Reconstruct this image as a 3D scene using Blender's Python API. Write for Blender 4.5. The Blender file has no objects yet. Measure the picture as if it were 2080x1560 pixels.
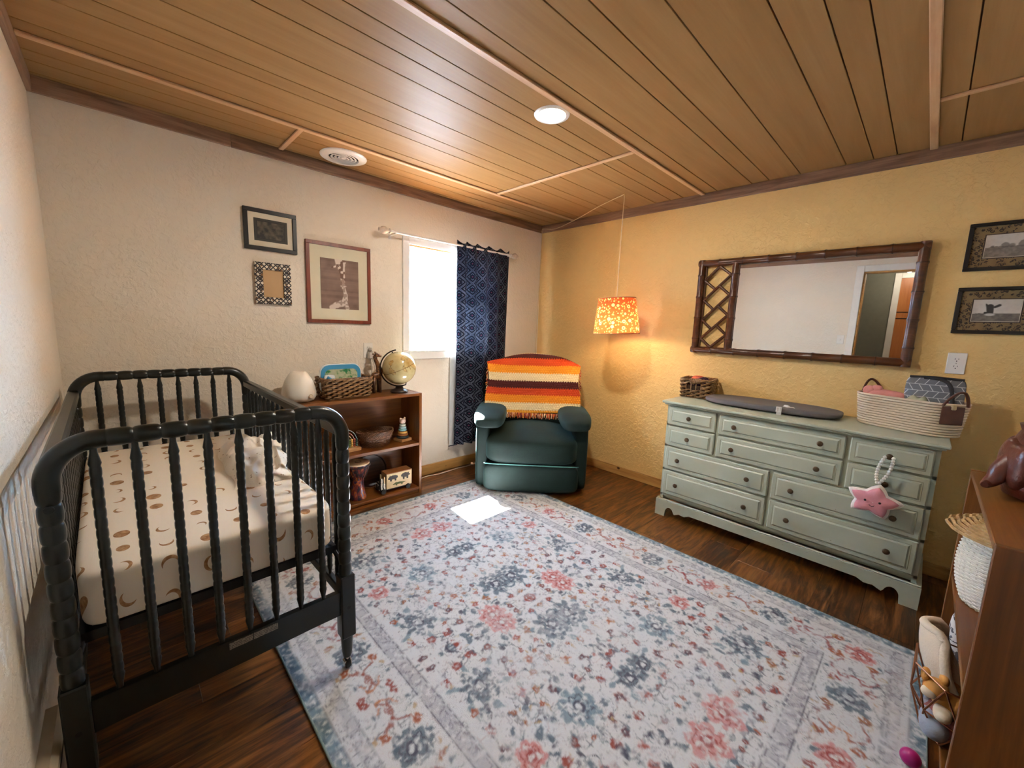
import bpy, math, random
import numpy as np
from mathutils import Vector, Matrix

# ------------------------------------------------------------------ camera, world, sun, exposure
SC = bpy.context.scene
COL = SC.collection
XB, YA, XC, YD = 3.2496, 2.9624, -0.218, -0.50      # right, back, left, front wall planes
ZC, ZK = 2.3652, 2.2949                             # ceiling, underside of the cornice board
CAM_H = 1.33
F_PX, YAW, PITCH, ROLL = 819.28, 0.7737, -0.1427, 0.0364

def make_camera():
    cy, sy, cp, sp = math.cos(YAW), math.sin(YAW), math.cos(PITCH), math.sin(PITCH)
    fwd = Vector((sy*cp, cy*cp, sp)); right = Vector((cy, -sy, 0)); up = right.cross(fwd)
    cr, sr = math.cos(ROLL), math.sin(ROLL)
    r2 = cr*right + sr*up; u2 = -sr*right + cr*up
    cam = bpy.data.cameras.new('camera'); cam.sensor_width = 36.0; cam.sensor_fit = 'HORIZONTAL'
    cam.lens = F_PX/2080*36.0; cam.clip_start = 0.02
    o = bpy.data.objects.new('camera', cam); COL.objects.link(o)
    m = Matrix((r2, u2, -fwd)).transposed().to_4x4(); m.translation = Vector((0, 0, CAM_H))
    o.matrix_world = m
    SC.camera = o
make_camera()

W = bpy.data.worlds.new('world'); SC.world = W; W.use_nodes = True
bg = W.node_tree.nodes['Background']
bg.inputs['Color'].default_value = (0.38, 0.66, 1.0, 1); bg.inputs['Strength'].default_value = 32.0

sun = bpy.data.lights.new('sun', 'SUN'); sun.energy = 220.0; sun.angle = 0.009; sun.color = (1.0, 0.98, 0.96)
so = bpy.data.objects.new('sun', sun); COL.objects.link(so)
so.rotation_euler = Vector((-0.105, -1.0, -1.59)).to_track_quat('-Z', 'Y').to_euler()
so.location = (2.2, 5.5, 6)

SC.view_settings.view_transform = 'Standard'; SC.view_settings.look = 'None'
SC.view_settings.gamma = 1.0; SC.view_settings.use_curve_mapping = False
SC.view_settings.exposure = 1.32

# ------------------------------------------------------------------ helpers
R = random.Random(7)
NR = np.random.default_rng(5)

def srgb(r, g, b):
    f = lambda c: (c/255/12.92) if c/255 <= 0.04045 else ((c/255+0.055)/1.055)**2.4
    return (f(r), f(g), f(b), 1.0)

class NT:
    """small node-tree builder"""
    def __init__(s, name):
        s.m = bpy.data.materials.new(name); s.m.use_nodes = True
        s.t = s.m.node_tree; s.n = s.t.nodes; s.p = s.n['Principled BSDF']; s.out = s.n['Material Output']
    def new(s, typ, **kw):
        n = s.n.new(typ)
        for k, v in kw.items(): setattr(n, k, v)
        return n
    def put(s, sock, v):
        if hasattr(v, 'is_output'): s.t.links.new(v, sock)
        elif v is not None:
            try: sock.default_value = v
            except Exception: sock.default_value = (v, v, v)
    def ma(s, op, a, b=None, c=None, clamp=False):
        n = s.new('ShaderNodeMath', operation=op, use_clamp=clamp)
        for i, v in enumerate((a, b, c)):
            if v is not None: s.put(n.inputs[i], v)
        return n.outputs[0]
    def vm(s, op, a, b=None):
        n = s.new('ShaderNodeVectorMath', operation=op)
        s.put(n.inputs[0], a)
        if b is not None: s.put(n.inputs[1], b)
        return n.outputs['Value'] if op in ('LENGTH', 'DOT_PRODUCT', 'DISTANCE') else n.outputs[0]
    def xyz(s, v):
        n = s.new('ShaderNodeSeparateXYZ'); s.put(n.inputs[0], v); return n.outputs[0], n.outputs[1], n.outputs[2]
    def comb(s, x, y, z=0.0):
        n = s.new('ShaderNodeCombineXYZ')
        for i, v in enumerate((x, y, z)): s.put(n.inputs[i], v)
        return n.outputs[0]
    def co(s, which='Object'): return s.new('ShaderNodeTexCoord').outputs[which]
    def geo(s, which): return s.new('ShaderNodeNewGeometry').outputs[which]
    def rnd(s): return s.new('ShaderNodeObjectInfo').outputs['Random']
    def map(s, v, scale=(1, 1, 1), loc=(0, 0, 0), rot=(0, 0, 0)):
        n = s.new('ShaderNodeMapping'); s.put(n.inputs[0], v)
        n.inputs['Scale'].default_value = scale; s.put(n.inputs['Location'], loc); n.inputs['Rotation'].default_value = rot
        return n.outputs[0]
    def noise(s, v, scale=5, detail=3, rough=0.55, dist=0.0, out=0):
        n = s.new('ShaderNodeTexNoise'); s.put(n.inputs['Vector'], v)
        n.inputs['Scale'].default_value = scale; n.inputs['Detail'].default_value = detail
        n.inputs['Roughness'].default_value = rough; n.inputs['Distortion'].default_value = dist
        return n.outputs[out]
    def vor(s, v, scale=5, feature='F1', rand=1.0, out='Distance', dims='3D'):
        n = s.new('ShaderNodeTexVoronoi', feature=feature, voronoi_dimensions=dims); s.put(n.inputs['Vector'], v)
        n.inputs['Scale'].default_value = scale; n.inputs['Randomness'].default_value = rand
        return n.outputs[out]
    def ramp(s, f, stops, interp='LINEAR'):
        n = s.new('ShaderNodeValToRGB'); s.put(n.inputs[0], f); e = n.color_ramp.elements
        n.color_ramp.interpolation = interp
        while len(e) < len(stops): e.new(0.5)
        for el, (p, c) in zip(e, stops): el.position = p; el.color = c
        return n.outputs[0]
    def mix(s, f, a, b, typ='MIX'):
        n = s.new('ShaderNodeMix', data_type='RGBA', blend_type=typ)
        s.put(n.inputs[0], f); s.put(n.inputs[6], a); s.put(n.inputs[7], b)
        return n.outputs[2]
    def step(s, x, edge, soft=0.0):          # 1 where x > edge
        if soft <= 0: return s.ma('GREATER_THAN', x, edge)
        n = s.new('ShaderNodeMapRange'); s.put(n.inputs[0], x)
        n.inputs[1].default_value = edge-soft; n.inputs[2].default_value = edge+soft
        return n.outputs[0]
    def bump(s, h, strength=0.3, dist=0.01):
        n = s.new('ShaderNodeBump'); s.put(n.inputs['Height'], h)
        n.inputs['Strength'].default_value = strength; n.inputs['Distance'].default_value = dist
        s.t.links.new(n.outputs[0], s.p.inputs['Normal'])
    def fin(s, color=None, rough=0.6, metal=0.0, spec=0.5, **kw):
        if color is not None: s.put(s.p.inputs['Base Color'], color)
        s.put(s.p.inputs['Roughness'], rough); s.put(s.p.inputs['Metallic'], metal)
        s.p.inputs['Specular IOR Level'].default_value = spec
        for k, v in kw.items(): s.put(s.p.inputs[k], v)
        return s.m
    def translucent(s, color, fac):
        tr = s.new('ShaderNodeBsdfTranslucent'); s.put(tr.inputs['Color'], color)
        mx = s.new('ShaderNodeMixShader'); s.put(mx.inputs[0], fac)
        s.t.links.new(s.p.outputs[0], mx.inputs[1]); s.t.links.new(tr.outputs[0], mx.inputs[2])
        s.t.links.new(mx.outputs[0], s.out.inputs['Surface'])

MATS = {}
def plain(name, rgb, rough=0.6, metal=0.0, var=0.12, scale=18, bump=0.0, bscale=120, spec=0.5, **kw):
    """single-colour stuff with a little procedural mottling and optional fine relief"""
    if name in MATS: return MATS[name]
    t = NT(name); c = srgb(*rgb)
    d = tuple(x*(1-var) for x in c[:3])+(1,); l = tuple(min(1, x*(1+var)) for x in c[:3])+(1,)
    o = t.co()
    col = t.ramp(t.noise(o, scale, 4), [(0.3, d), (0.7, l)])
    if bump: t.bump(t.noise(o, bscale, 3), bump, 0.003)
    MATS[name] = t.fin(col, rough, metal, spec, **kw)
    return MATS[name]

def wood(name, dark, mid, light, axis=0, freq=1.0, rough=0.45, contrast=0.5, grain=1.0, rnd=True, spec=0.5, bump=0.15, coat=0.0):
    if name in MATS: return MATS[name]
    t = NT(name); o = t.co()
    if rnd:
        k = t.ma('MULTIPLY', t.rnd(), 37.0); o = t.vm('ADD', o, t.comb(k, t.ma('MULTIPLY', k, 1.7), k))
    sc = [7*freq]*3; sc[axis] = 0.55*freq
    v = t.map(o, tuple(sc))
    n1 = t.noise(v, 2.0, 4, 0.6, 1.2)
    sc2 = [90*freq*grain]*3; sc2[axis] = 2.0*freq
    n2 = t.noise(t.map(o, tuple(sc2)), 1.0, 3, 0.6)
    f = t.ma('ADD', t.ma('MULTIPLY', n1, 0.75), t.ma('MULTIPLY', n2, 0.25))
    if rnd: f = t.ma('ADD', f, t.ma('MULTIPLY', t.ma('SUBTRACT', t.rnd(), 0.5), 0.10))
    a, b = 0.5-0.28*(1.2-contrast), 0.5+0.28*(1.2-contrast)
    col = t.ramp(f, [(a, srgb(*dark)), (0.5, srgb(*mid)), (b, srgb(*light))])
    if bump: t.bump(n2, bump, 0.002)
    MATS[name] = t.fin(col, rough, 0.0, spec, **({'Coat Weight': coat, 'Coat Roughness': 0.15} if coat else {}))
    return MATS[name]

class MB:
    """collects verts and faces of one mesh"""
    def __init__(s): s.v = []; s.f = []
    def add(s, vs, fs):
        k = len(s.v); s.v.extend(tuple(p) for p in vs); s.f.extend(tuple(i+k for i in q) for q in fs); return s
    def box(s, x0, x1, y0, y1, z0, z1, b=0.0):
        x0, x1 = min(x0, x1), max(x0, x1); y0, y1 = min(y0, y1), max(y0, y1); z0, z1 = min(z0, z1), max(z0, z1)
        b = min(b, (x1-x0)*.45, (y1-y0)*.45, (z1-z0)*.45)
        if b <= 0:
            return s.add([(x, y, z) for z in (z0, z1) for y in (y0, y1) for x in (x0, x1)],
                         [(0, 2, 3, 1), (4, 5, 7, 6), (0, 1, 5, 4), (2, 6, 7, 3), (0, 4, 6, 2), (1, 3, 7, 5)])
        vs = []; idx = {}
        for i, x in enumerate((x0, x1)):
            for j, y in enumerate((y0, y1)):
                for k, z in enumerate((z0, z1)):
                    sx, sy, sz = (b if i == 0 else -b), (b if j == 0 else -b), (b if k == 0 else -b)
                    idx[i, j, k] = len(vs)
                    vs += [(x, y+sy, z+sz), (x+sx, y, z+sz), (x+sx, y+sy, z)]
        fs = []
        def I(i, j, k, a): return idx[i, j, k]+a
        for i in (0, 1):
            q = [I(i, 0, 0, 0), I(i, 1, 0, 0), I(i, 1, 1, 0), I(i, 0, 1, 0)]; fs.append(q if i else q[::-1])
            q = [I(0, i, 0, 1), I(1, i, 0, 1), I(1, i, 1, 1), I(0, i, 1, 1)]; fs.append(q[::-1] if i else q)
            q = [I(0, 0, i, 2), I(1, 0, i, 2), I(1, 1, i, 2), I(0, 1, i, 2)]; fs.append(q if i else q[::-1])
        for i in (0, 1):
            for j in (0, 1):
                q = [I(i, j, 0, 0), I(i, j, 0, 1), I(i, j, 1, 1), I(i, j, 1, 0)]; fs.append(q if (i+j) % 2 == 0 else q[::-1])
                q = [I(i, 0, j, 0), I(i, 1, j, 0), I(i, 1, j, 2), I(i, 0, j, 2)]; fs.append(q[::-1] if (i+j) % 2 == 0 else q)
                q = [I(0, i, j, 1), I(1, i, j, 1), I(1, i, j, 2), I(0, i, j, 2)]; fs.append(q if (i+j) % 2 == 0 else q[::-1])
                for k in (0, 1):
                    q = [I(i, j, k, 0), I(i, j, k, 1), I(i, j, k, 2)]; fs.append(q[::-1] if (i+j+k) % 2 == 0 else q)
        return s.add(vs, fs)
    def tube(s, pts, rad, seg=10, closed=False, caps=True, up=None, flat=1.0):
        """sweep a circle along pts; rad is a number or a list"""
        P = [Vector(p) for p in pts]; n = len(P)
        rr = rad if hasattr(rad, '__len__') else [rad]*n
        rings = []; prev = None
        for i in range(n):
            a = P[i-1] if (i > 0 or closed) else P[i]; b = P[(i+1) % n] if (i < n-1 or closed) else P[i]
            t = (b-a)
            t = t.normalized() if t.length > 1e-9 else Vector((0, 0, 1))
            if prev is None:
                u = Vector(up) if up else (Vector((0, 0, 1)) if abs(t.z) < 0.9 else Vector((1, 0, 0)))
            else: u = prev
            x = u - t*u.dot(t)
            x = x.normalized() if x.length > 1e-9 else t.orthogonal().normalized()
            y = t.cross(x); prev = x
            rings.append([P[i] + rr[i]*(math.cos(2*math.pi*k/seg)*x + flat*math.sin(2*math.pi*k/seg)*y) for k in range(seg)])
        vs = [p for r in rings for p in r]; fs = []
        for i in range(n if closed else n-1):
            j = (i+1) % n
            for k in range(seg):
                fs.append((i*seg+k, i*seg+(k+1) % seg, j*seg+(k+1) % seg, j*seg+k))
        if caps and not closed:
            fs.append(tuple(range(seg))[::-1]); fs.append(tuple((n-1)*seg+k for k in range(seg)))
        return s.add(vs, fs)
    def lathe(s, prof, seg=24, c=(0, 0, 0), axis='z', cap=True, sx=1.0, sy=1.0):
        """prof: (radius, height) list, bottom to top"""
        vs = []; n = len(prof)
        for r, h in prof:
            for k in range(seg):
                a = 2*math.pi*k/seg; x, y = r*math.cos(a)*sx, r*math.sin(a)*sy
                p = {'z': (x, y, h), 'x': (h, x, y), 'y': (y, h, x)}[axis]
                vs.append((p[0]+c[0], p[1]+c[1], p[2]+c[2]))
        fs = [(i*seg+k, i*seg+(k+1) % seg, (i+1)*seg+(k+1) % seg, (i+1)*seg+k) for i in range(n-1) for k in range(seg)]
        if cap: fs += [tuple(range(seg))[::-1], tuple((n-1)*seg+k for k in range(seg))]
        return s.add(vs, fs)
    def ball(s, c, r, seg=12, rings=8, sc=(1, 1, 1)):
        vs = [(c[0], c[1], c[2]-r*sc[2])]; fs = []
        for i in range(1, rings):
            a = math.pi*i/rings
            for k in range(seg):
                b = 2*math.pi*k/seg
                vs.append((c[0]+r*sc[0]*math.sin(a)*math.cos(b), c[1]+r*sc[1]*math.sin(a)*math.sin(b), c[2]-r*sc[2]*math.cos(a)))
        vs.append((c[0], c[1], c[2]+r*sc[2])); e = len(vs)-1
        for k in range(seg):
            fs.append((0, 1+(k+1) % seg, 1+k)); fs.append((e, 1+(rings-2)*seg+k, 1+(rings-2)*seg+(k+1) % seg))
        for i in range(rings-2):
            for k in range(seg):
                fs.append((1+i*seg+k, 1+i*seg+(k+1) % seg, 1+(i+1)*seg+(k+1) % seg, 1+(i+1)*seg+k))
        return s.add(vs, fs)
    def puff(s, c, h, p=5.0, n=10, fn=None):
        """soft cushion: super-ellipsoid with half sizes h"""
        vs = []; fs = []; key = {}
        def vid(q):
            kq = tuple(round(v, 5) for v in q)
            if kq not in key:
                L = sum(abs(v)**p for v in q)**(1/p); w = [v/L for v in q]
                if fn: w = fn(*w)
                key[kq] = len(vs); vs.append((c[0]+w[0]*h[0], c[1]+w[1]*h[1], c[2]+w[2]*h[2]))
            return key[kq]
        g = [math.sin((2*i/n-1)*math.pi/2*0.92)/math.sin(math.pi/2*0.92) for i in range(n+1)]
        for ax in range(3):
            for sg in (-1, 1):
                for i in range(n):
                    for j in range(n):
                        q = []
                        for a, b in ((i, j), (i+1, j), (i+1, j+1), (i, j+1)):
                            v = [0, 0, 0]; v[ax] = sg; v[(ax+1) % 3] = g[a]; v[(ax+2) % 3] = g[b]; q.append(vid(v))
                        fs.append(q if sg > 0 else q[::-1])
        return s.add(vs, fs)
    def prism(s, poly, z0, z1, axis='z', off=0.0):
        """extrude a polygon (list of 2D) along an axis"""
        n = len(poly)
        def P(a, b, h): return {'z': (a, b, h), 'x': (h, a, b), 'y': (b, h, a)}[axis]
        vs = [P(a, b, z0) for a, b in poly]+[P(a, b, z1) for a, b in poly]
        fs = [tuple(range(n))[::-1], tuple(range(n, 2*n))]+[(i, (i+1) % n, n+(i+1) % n, n+i) for i in range(n)]
        return s.add(vs, fs)
    def grid(s, fn, nu, nv, closed_u=False):
        vs = [fn(i/(nu if closed_u else nu-1), j/(nv-1)) for j in range(nv) for i in range(nu)]
        m = nu if closed_u else nu-1
        fs = [(j*nu+i, j*nu+(i+1) % nu, (j+1)*nu+(i+1) % nu, (j+1)*nu+i) for j in range(nv-1) for i in range(m)]
        return s.add(vs, fs)
    def xf(s, M):
        s.v = [tuple(M @ Vector(p)) for p in s.v]; return s
    def mesh(s, name, mat, smooth=None):
        me = bpy.data.meshes.new(name); me.from_pydata(s.v, [], s.f)
        for m in (mat if isinstance(mat, (list, tuple)) else [mat]): me.materials.append(m)
        if smooth:
            me.polygons.foreach_set('use_smooth', [True]*len(me.polygons))
            if smooth < 180: me.set_sharp_from_angle(angle=math.radians(smooth))
        me.update(); return me

def obj(name, mb, mat=None, parent=None, smooth=40):
    me = mb if isinstance(mb, bpy.types.Mesh) else mb.mesh(name, mat, smooth)
    o = bpy.data.objects.new(name, me); COL.objects.link(o)
    if parent is not None: o.parent = parent
    return o
def tag(o, label, cat, group=None, kind=None):
    o['label'] = label; o['category'] = cat
    if group: o['group'] = group
    if kind: o['kind'] = kind
    return o
def thing(name, label, cat, loc=(0, 0, 0), rz=0.0, group=None):
    o = bpy.data.objects.new(name, None); COL.objects.link(o)
    o.empty_display_size = 0.05; o.location = loc; o.rotation_euler = (0, 0, rz)
    return tag(o, label, cat, group)
def struct(name, mb, mat, smooth=None, parent=None):
    o = obj(name, mb, mat, parent, smooth)
    if parent is None: o['kind'] = 'structure'
    return o
def painted(name, w, h, nx, ny, colors, axis, parent=None, rough=0.6, loc=(0, 0, 0), back=0.0):
    """flat print: a fine grid whose vertices carry the printed colour.  colors: ny x nx x 3 linear, row 0 = bottom"""
    g = MB()
    def P(u, v):
        a, b = (u-.5)*w, (v-.5)*h
        return {'y': (a, 0, b), 'x': (0, -a, b)}[axis]     # y: seen from -y ; x: seen from -x
    g.grid(P, nx, ny)
    me = g.mesh(name, print_mat(rough), None)
    at = me.color_attributes.new('print', 'FLOAT_COLOR', 'POINT')
    a = np.ones((ny*nx, 4), np.float32); a[:, :3] = np.asarray(colors, np.float32).reshape(-1, 3)
    at.data.foreach_set('color', a.ravel())
    o = obj(name, me, None, parent); o.location = loc
    return o
def print_mat(rough=0.6):
    k = 'print%d' % int(rough*100)
    if k not in MATS:
        t = NT(k); a = t.new('ShaderNodeAttribute', attribute_name='print')
        MATS[k] = t.fin(a.outputs['Color'], rough, 0, 0.4)
    return MATS[k]
def lin(*c): return np.array(srgb(*c)[:3], np.float32)
def vnoise(ny, nx, cell, seed=0, octv=3):
    """value noise 0..1 on a raster"""
    g = np.random.default_rng(seed); out = np.zeros((ny, nx)); amp = 1; tot = 0
    for o in range(octv):
        c = max(1.5, cell/2**o); gy, gx = int(ny/c)+3, int(nx/c)+3
        r = g.random((gy, gx)); y = np.arange(ny)/c; x = np.arange(nx)/c
        iy, ix = y.astype(int), x.astype(int); fy, fx = (y-iy), (x-ix)
        fy = (fy*fy*(3-2*fy))[:, None]; fx = (fx*fx*(3-2*fx))[None]
        A = r[iy][:, ix]; B = r[iy][:, ix+1]; C = r[iy+1][:, ix]; D = r[iy+1][:, ix+1]
        out += amp*((A*(1-fx)+B*fx)*(1-fy)+(C*(1-fx)+D*fx)*fy); tot += amp; amp *= 0.55
    return out/tot
# ------------------------------------------------------------------ the room
def wall_mat(name, rgb):
    t = NT(name); o = t.co(); c = srgb(*rgb)
    col = t.ramp(t.noise(o, 1.3, 3), [(0.3, tuple(x*.96 for x in c[:3])+(1,)), (0.7, c)])
    n = t.noise(o, 32, 4, 0.6, 0.6); v = t.noise(o, 75, 2, 0.5)
    h = t.ma('ADD', t.ramp(n, [(0.46, (0, 0, 0, 1)), (0.60, (1, 1, 1, 1))]), t.ma('MULTIPLY', v, 0.5))
    t.bump(h, 0.42, 0.004)
    return t.fin(col, 0.62, 0, 0.3)
M_CREAM = wall_mat('cream_wall_paint', (230, 219, 202))
M_YELLOW = wall_mat('yellow_wall_paint', (220, 185, 122))
M_WHITE_P = plain('white_trim_paint', (232, 230, 224), 0.4, var=0.03)
M_GREY_P = plain('grey_green_hall_paint', (120, 120, 106), 0.6, var=0.05)
M_CEIL = wood('ceiling_board_wood', (131, 97, 57), (144, 109, 67), (156, 121, 78), 0, 0.8, 0.46, 0.1, 0.9, spec=0.08, bump=0.02)
M_BACKER = plain('groove_shadow_board', (70, 42, 20), 0.8)
M_OAK = wood('cornice_oak', (98, 72, 52), (130, 98, 75), (150, 118, 94), 0, 1.6, 0.5, 0.7)
M_OAKY = wood('cornice_oak_y', (98, 72, 52), (130, 98, 75), (150, 118, 94), 1, 1.6, 0.5, 0.7)
M_BATTEN = wood('batten_wood', (165, 124, 88), (192, 152, 112), (206, 170, 132), 0, 1.2, 0.5, 0.4)
M_BATTENY = wood('batten_wood_y', (165, 124, 88), (192, 152, 112), (206, 170, 132), 1, 1.2, 0.5, 0.4)
def pine(name, axis):
    t = NT(name); o = t.co(); sc = [9]*3; sc[axis] = 0.9
    n = t.noise(t.map(o, tuple(sc)), 2, 4, 0.6, 1.0)
    col = t.ramp(n, [(0.3, srgb(150, 106, 52)), (0.55, srgb(190, 146, 84)), (0.75, srgb(205, 164, 100))])
    k = t.vor(t.map(o, tuple(1.0 if i == axis else 1.4 for i in range(3))), 4.5)
    col = t.mix(t.step(k, 0.07, 0.02), srgb(74, 42, 18), col)
    return t.fin(col, 0.45)
M_PINE_X, M_PINE_Y = pine('pine_baseboard_x', 0), pine('pine_baseboard_y', 1)

# floor with laminate planks
def floor_mat():
    t = NT('acacia_laminate'); k = t.ma('MULTIPLY', t.rnd(), 53.0)
    o = t.vm('ADD', t.co(), t.comb(k, t.ma('MULTIPLY', k, 1.3), 0.0))
    n1 = t.noise(t.map(o, (1.7, 11, 1)), 1.6, 5, 0.62, 1.6)
    n2 = t.noise(t.map(o, (2.2, 34, 1)), 1.5, 4, 0.6, 0.7)
    n3 = t.noise(t.map(o, (5, 130, 1)), 1.0, 2)
    f = t.ma('ADD', t.ma('ADD', t.ma('MULTIPLY', n1, 0.62), t.ma('MULTIPLY', n2, 0.30)), t.ma('MULTIPLY', n3, 0.08))
    f = t.ma('ADD', f, t.ma('MULTIPLY', t.ma('SUBTRACT', t.rnd(), 0.5), 0.09))
    col = t.ramp(f, [(0.38, srgb(34, 16, 6)), (0.465, srgb(76, 42, 15)), (0.535, srgb(106, 64, 25)), (0.64, srgb(136, 88, 42))])
    return t.fin(col, 0.33, 0, 0.5)
M_FLOOR = floor_mat()
fl = struct('floor', MB().box(XC-.02, XB+.02, YD-.02, YA+.02, -0.12, -0.010), plain('subfloor', (60, 36, 20), 0.8))
PW, PL = 0.1905, 1.215
me_cache = {}
def plank(parent, x0, x1, y0, y1, z0, z1, mat, b, name='plank'):
    key = (round(x1-x0, 3), round(y1-y0, 3), mat.name)
    if key not in me_cache:
        hx, hy = (x1-x0)/2, (y1-y0)/2
        me_cache[key] = MB().box(-hx, hx, -hy, hy, z0, z1, b).mesh(name, mat, None)
    o = obj(name, me_cache[key], None, parent); o.location = ((x0+x1)/2, (y0+y1)/2, 0); return o
y = YD; row = 0
while y < YA-0.01:
    y1 = min(y+PW, YA); x = XC - [0.75, 0.28, 1.02, 0.5, 0.12, 0.88][row % 6]
    while x < XB:
        a, b = max(x, XC), min(x+PL, XB)
        if b-a > 0.01: plank(fl, a+.0003, b-.0003, y+.0003, y1-.0003, -0.010, 0.0, M_FLOOR, 0.0009)
        x += PL
    y = y1; row += 1

# ceiling: grooved panelling under a backer
ce = struct('ceiling', MB().box(XC-.1, XB+.1, YD-.1, YA+.2, ZC+.010, ZC+.10), M_BACKER)
BY = [2.545, 1.330, 0.120]
OFF = [0.10, 0.33, 0.435, 0.61, 0.84, 0.965, 1.065]
rows = [(sorted([2.545]+[2.545+d for d in (0.145, 0.245, 0.37)]+[YA]), 0.805),
        (sorted([1.330]+[2.545-d for d in OFF]+[2.545]), 2.24),
        (sorted([0.120]+[1.330-d for d in OFF]+[1.330]), None),
        (sorted([YD]+[0.12-d for d in OFF[:4]]+[0.12]), 2.62)]
for cuts, sp in rows:
    xs = [XC, XB] if sp is None else [XC, sp, XB]
    for a, b in zip(cuts, cuts[1:]):
        for p, q in zip(xs, xs[1:]):
            plank(ce, p, q, a+.0022, b-.0022, ZC, ZC+.0098, M_CEIL, 0.0012)

# walls
wx0, wx1, wz0, wz1 = 1.696, 2.540, 1.100, 1.940          # window opening
dy0, dy1, dz1 = -0.16, 0.680, 2.150                      # door opening in the left wall
T = 0.24
mb = MB()
mb.box(XC-.12, wx0, YA, YA+T, -.1, ZC+.05); mb.box(wx1, XB+.12, YA, YA+T, -.1, ZC+.05)
mb.box(wx0, wx1, YA, YA+T, -.1, wz0); mb.box(wx0, wx1, YA, YA+T, wz1, ZC+.05)
struct('wall_back', mb, M_CREAM)
struct('wall_right', MB().box(XB, XB+.12, YD-.12, YA, -.1, ZC+.05), M_YELLOW)
mb = MB()
mb.box(XC-.12, XC, dy1, YA, -.1, ZC+.05); mb.box(XC-.12, XC, YD-.12, dy0, -.1, ZC+.05); mb.box(XC-.12, XC, dy0, dy1, dz1, ZC+.05)
struct('wall_left', mb, M_CREAM)
struct('wall_front', MB().box(XC, XB, YD-.12, YD, -.1, ZC+.05), M_CREAM)

# cornice boards, battens, baseboards
def trim(i, mb, mat): return struct('trim_%d' % i, mb, mat)
trim(1, MB().box(XC, .545, YA-.018, YA, ZK, ZC, .002), M_OAK)
trim(2, MB().box(.546, XB-.018, YA-.018, YA, ZK, ZC, .002), M_OAK)
trim(3, MB().box(XB-.018, XB, YD, YA, ZK, ZC, .002), M_OAKY)
trim(4, MB().box(XC, XC+.018, YD, YA-.018, ZK, ZC, .002), M_OAKY)
trim(5, MB().box(XC+.018, XB-.018, YD, YD+.018, ZK, ZC, .002), M_OAK)
for i, by in enumerate(BY): trim(6+i, MB().box(XC+.018, XB-.014, by-.016, by+.016, ZC-.012, ZC, .003), M_BATTEN)
trim(9, MB().box(.805-.014, .805+.014, 2.561, YA-.018, ZC-.010, ZC, .003), M_BATTENY)
trim(10, MB().box(2.24-.014, 2.24+.014, 1.346, 2.529, ZC-.010, ZC, .003), M_BATTENY)
trim(11, MB().box(2.62-.014, 2.62+.014, YD+.018, 0.104, ZC-.010, ZC, .003), M_BATTENY)
struct('baseboard_back', MB().box(XC, XB-.016, YA-.016, YA, 0, .090, .003), M_PINE_X)
struct('baseboard_right', MB().box(XB-.016, XB, YD, YA, 0, .076, .003), M_PINE_Y)
struct('baseboard_left', MB().box(XC, XC+.014, 1.56, YA-.016, 0, .08, .003), M_PINE_Y)
struct('baseboard_front', MB().box(XC+.014, XB-.016, YD, YD+.014, 0, .08, .003), M_PINE_X)

# window: white casing, pine lined recess, sash and pane
M_LINING = wood('window_lining_pine', (168, 112, 60), (200, 146, 88), (214, 168, 110), 0, 1.5, 0.45, 0.4)
M_VINYL = plain('white_vinyl', (238, 240, 240), 0.35, var=0.02)
win = struct('window_1', MB().box(wx0+.030, wx1-.030, YA+.205, YA+.212, wz0+.02, wz0+.028), M_VINYL)
cs = MB()
cs.box(wx0-.056, wx0, YA-.016, YA, wz0-.070, wz1+.056, .003); cs.box(wx1, wx1+.056, YA-.016, YA, wz0-.070, wz1+.056, .003)
cs.box(wx0, wx1, YA-.016, YA, wz1, wz1+.056, .003); cs.box(wx0, wx1, YA-.016, YA, wz0-.070, wz0, .003)
cs.box(wx0-.062, wx1+.062, YA-.024, YA, wz0-.012, wz0+.004, .004)
obj('casing', cs, M_WHITE_P, win, None)
ln = MB(); e = .012
ln.box(wx0, wx1, YA, YA+.17, wz1-e, wz1); ln.box(wx0, wx1, YA, YA+.17, wz0, wz0+e)
ln.box(wx0, wx0+e, YA, YA+.17, wz0+e, wz1-e); ln.box(wx1-e, wx1, YA, YA+.17, wz0+e, wz1-e)
obj('recess_lining', ln, M_LINING, win, None)
sh = MB(); s = .026
sh.box(wx0, wx1, YA+.17, YA+.215, wz1-s, wz1); sh.box(wx0, wx1, YA+.17, YA+.215, wz0, wz0+s)
sh.box(wx0, wx0+s, YA+.17, YA+.215, wz0+s, wz1-s); sh.box(wx1-s, wx1, YA+.17, YA+.215, wz0+s, wz1-s)
obj('sash', sh, M_VINYL, win, None)
t = NT('window_glass'); tr = t.new('ShaderNodeBsdfTransparent'); gl = t.new('ShaderNodeBsdfGlossy'); gl.inputs['Roughness'].default_value = 0.02
lw = t.new('ShaderNodeLayerWeight'); fac = t.ma('MULTIPLY_ADD', t.ma('POWER', lw.outputs['Facing'], 5.0), .6, .03); mx = t.new('ShaderNodeMixShader')
t.t.links.new(fac, mx.inputs[0]); t.t.links.new(tr.outputs[0], mx.inputs[1]); t.t.links.new(gl.outputs[0], mx.inputs[2])
t.t.links.new(mx.outputs[0], t.out.inputs['Surface']); M_GLASS = t.m
for a, b in ((wx0+s, wx1-s),):
    obj('pane', MB().box(a, b, YA+.190, YA+.194, wz0+s, wz1-s), M_GLASS, win, None)
# garden ground outside the window
t = NT('garden_ground'); o = t.co()
gcol = t.ramp(t.noise(o, 3, 5), [(0.35, srgb(104, 112, 118)), (0.6, srgb(132, 140, 148)), (0.75, srgb(160, 166, 172))])
gr = struct('ground', MB().box(-14, 20, YA+.26, 26, -0.45, -0.35), t.fin(gcol, 0.9))

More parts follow.
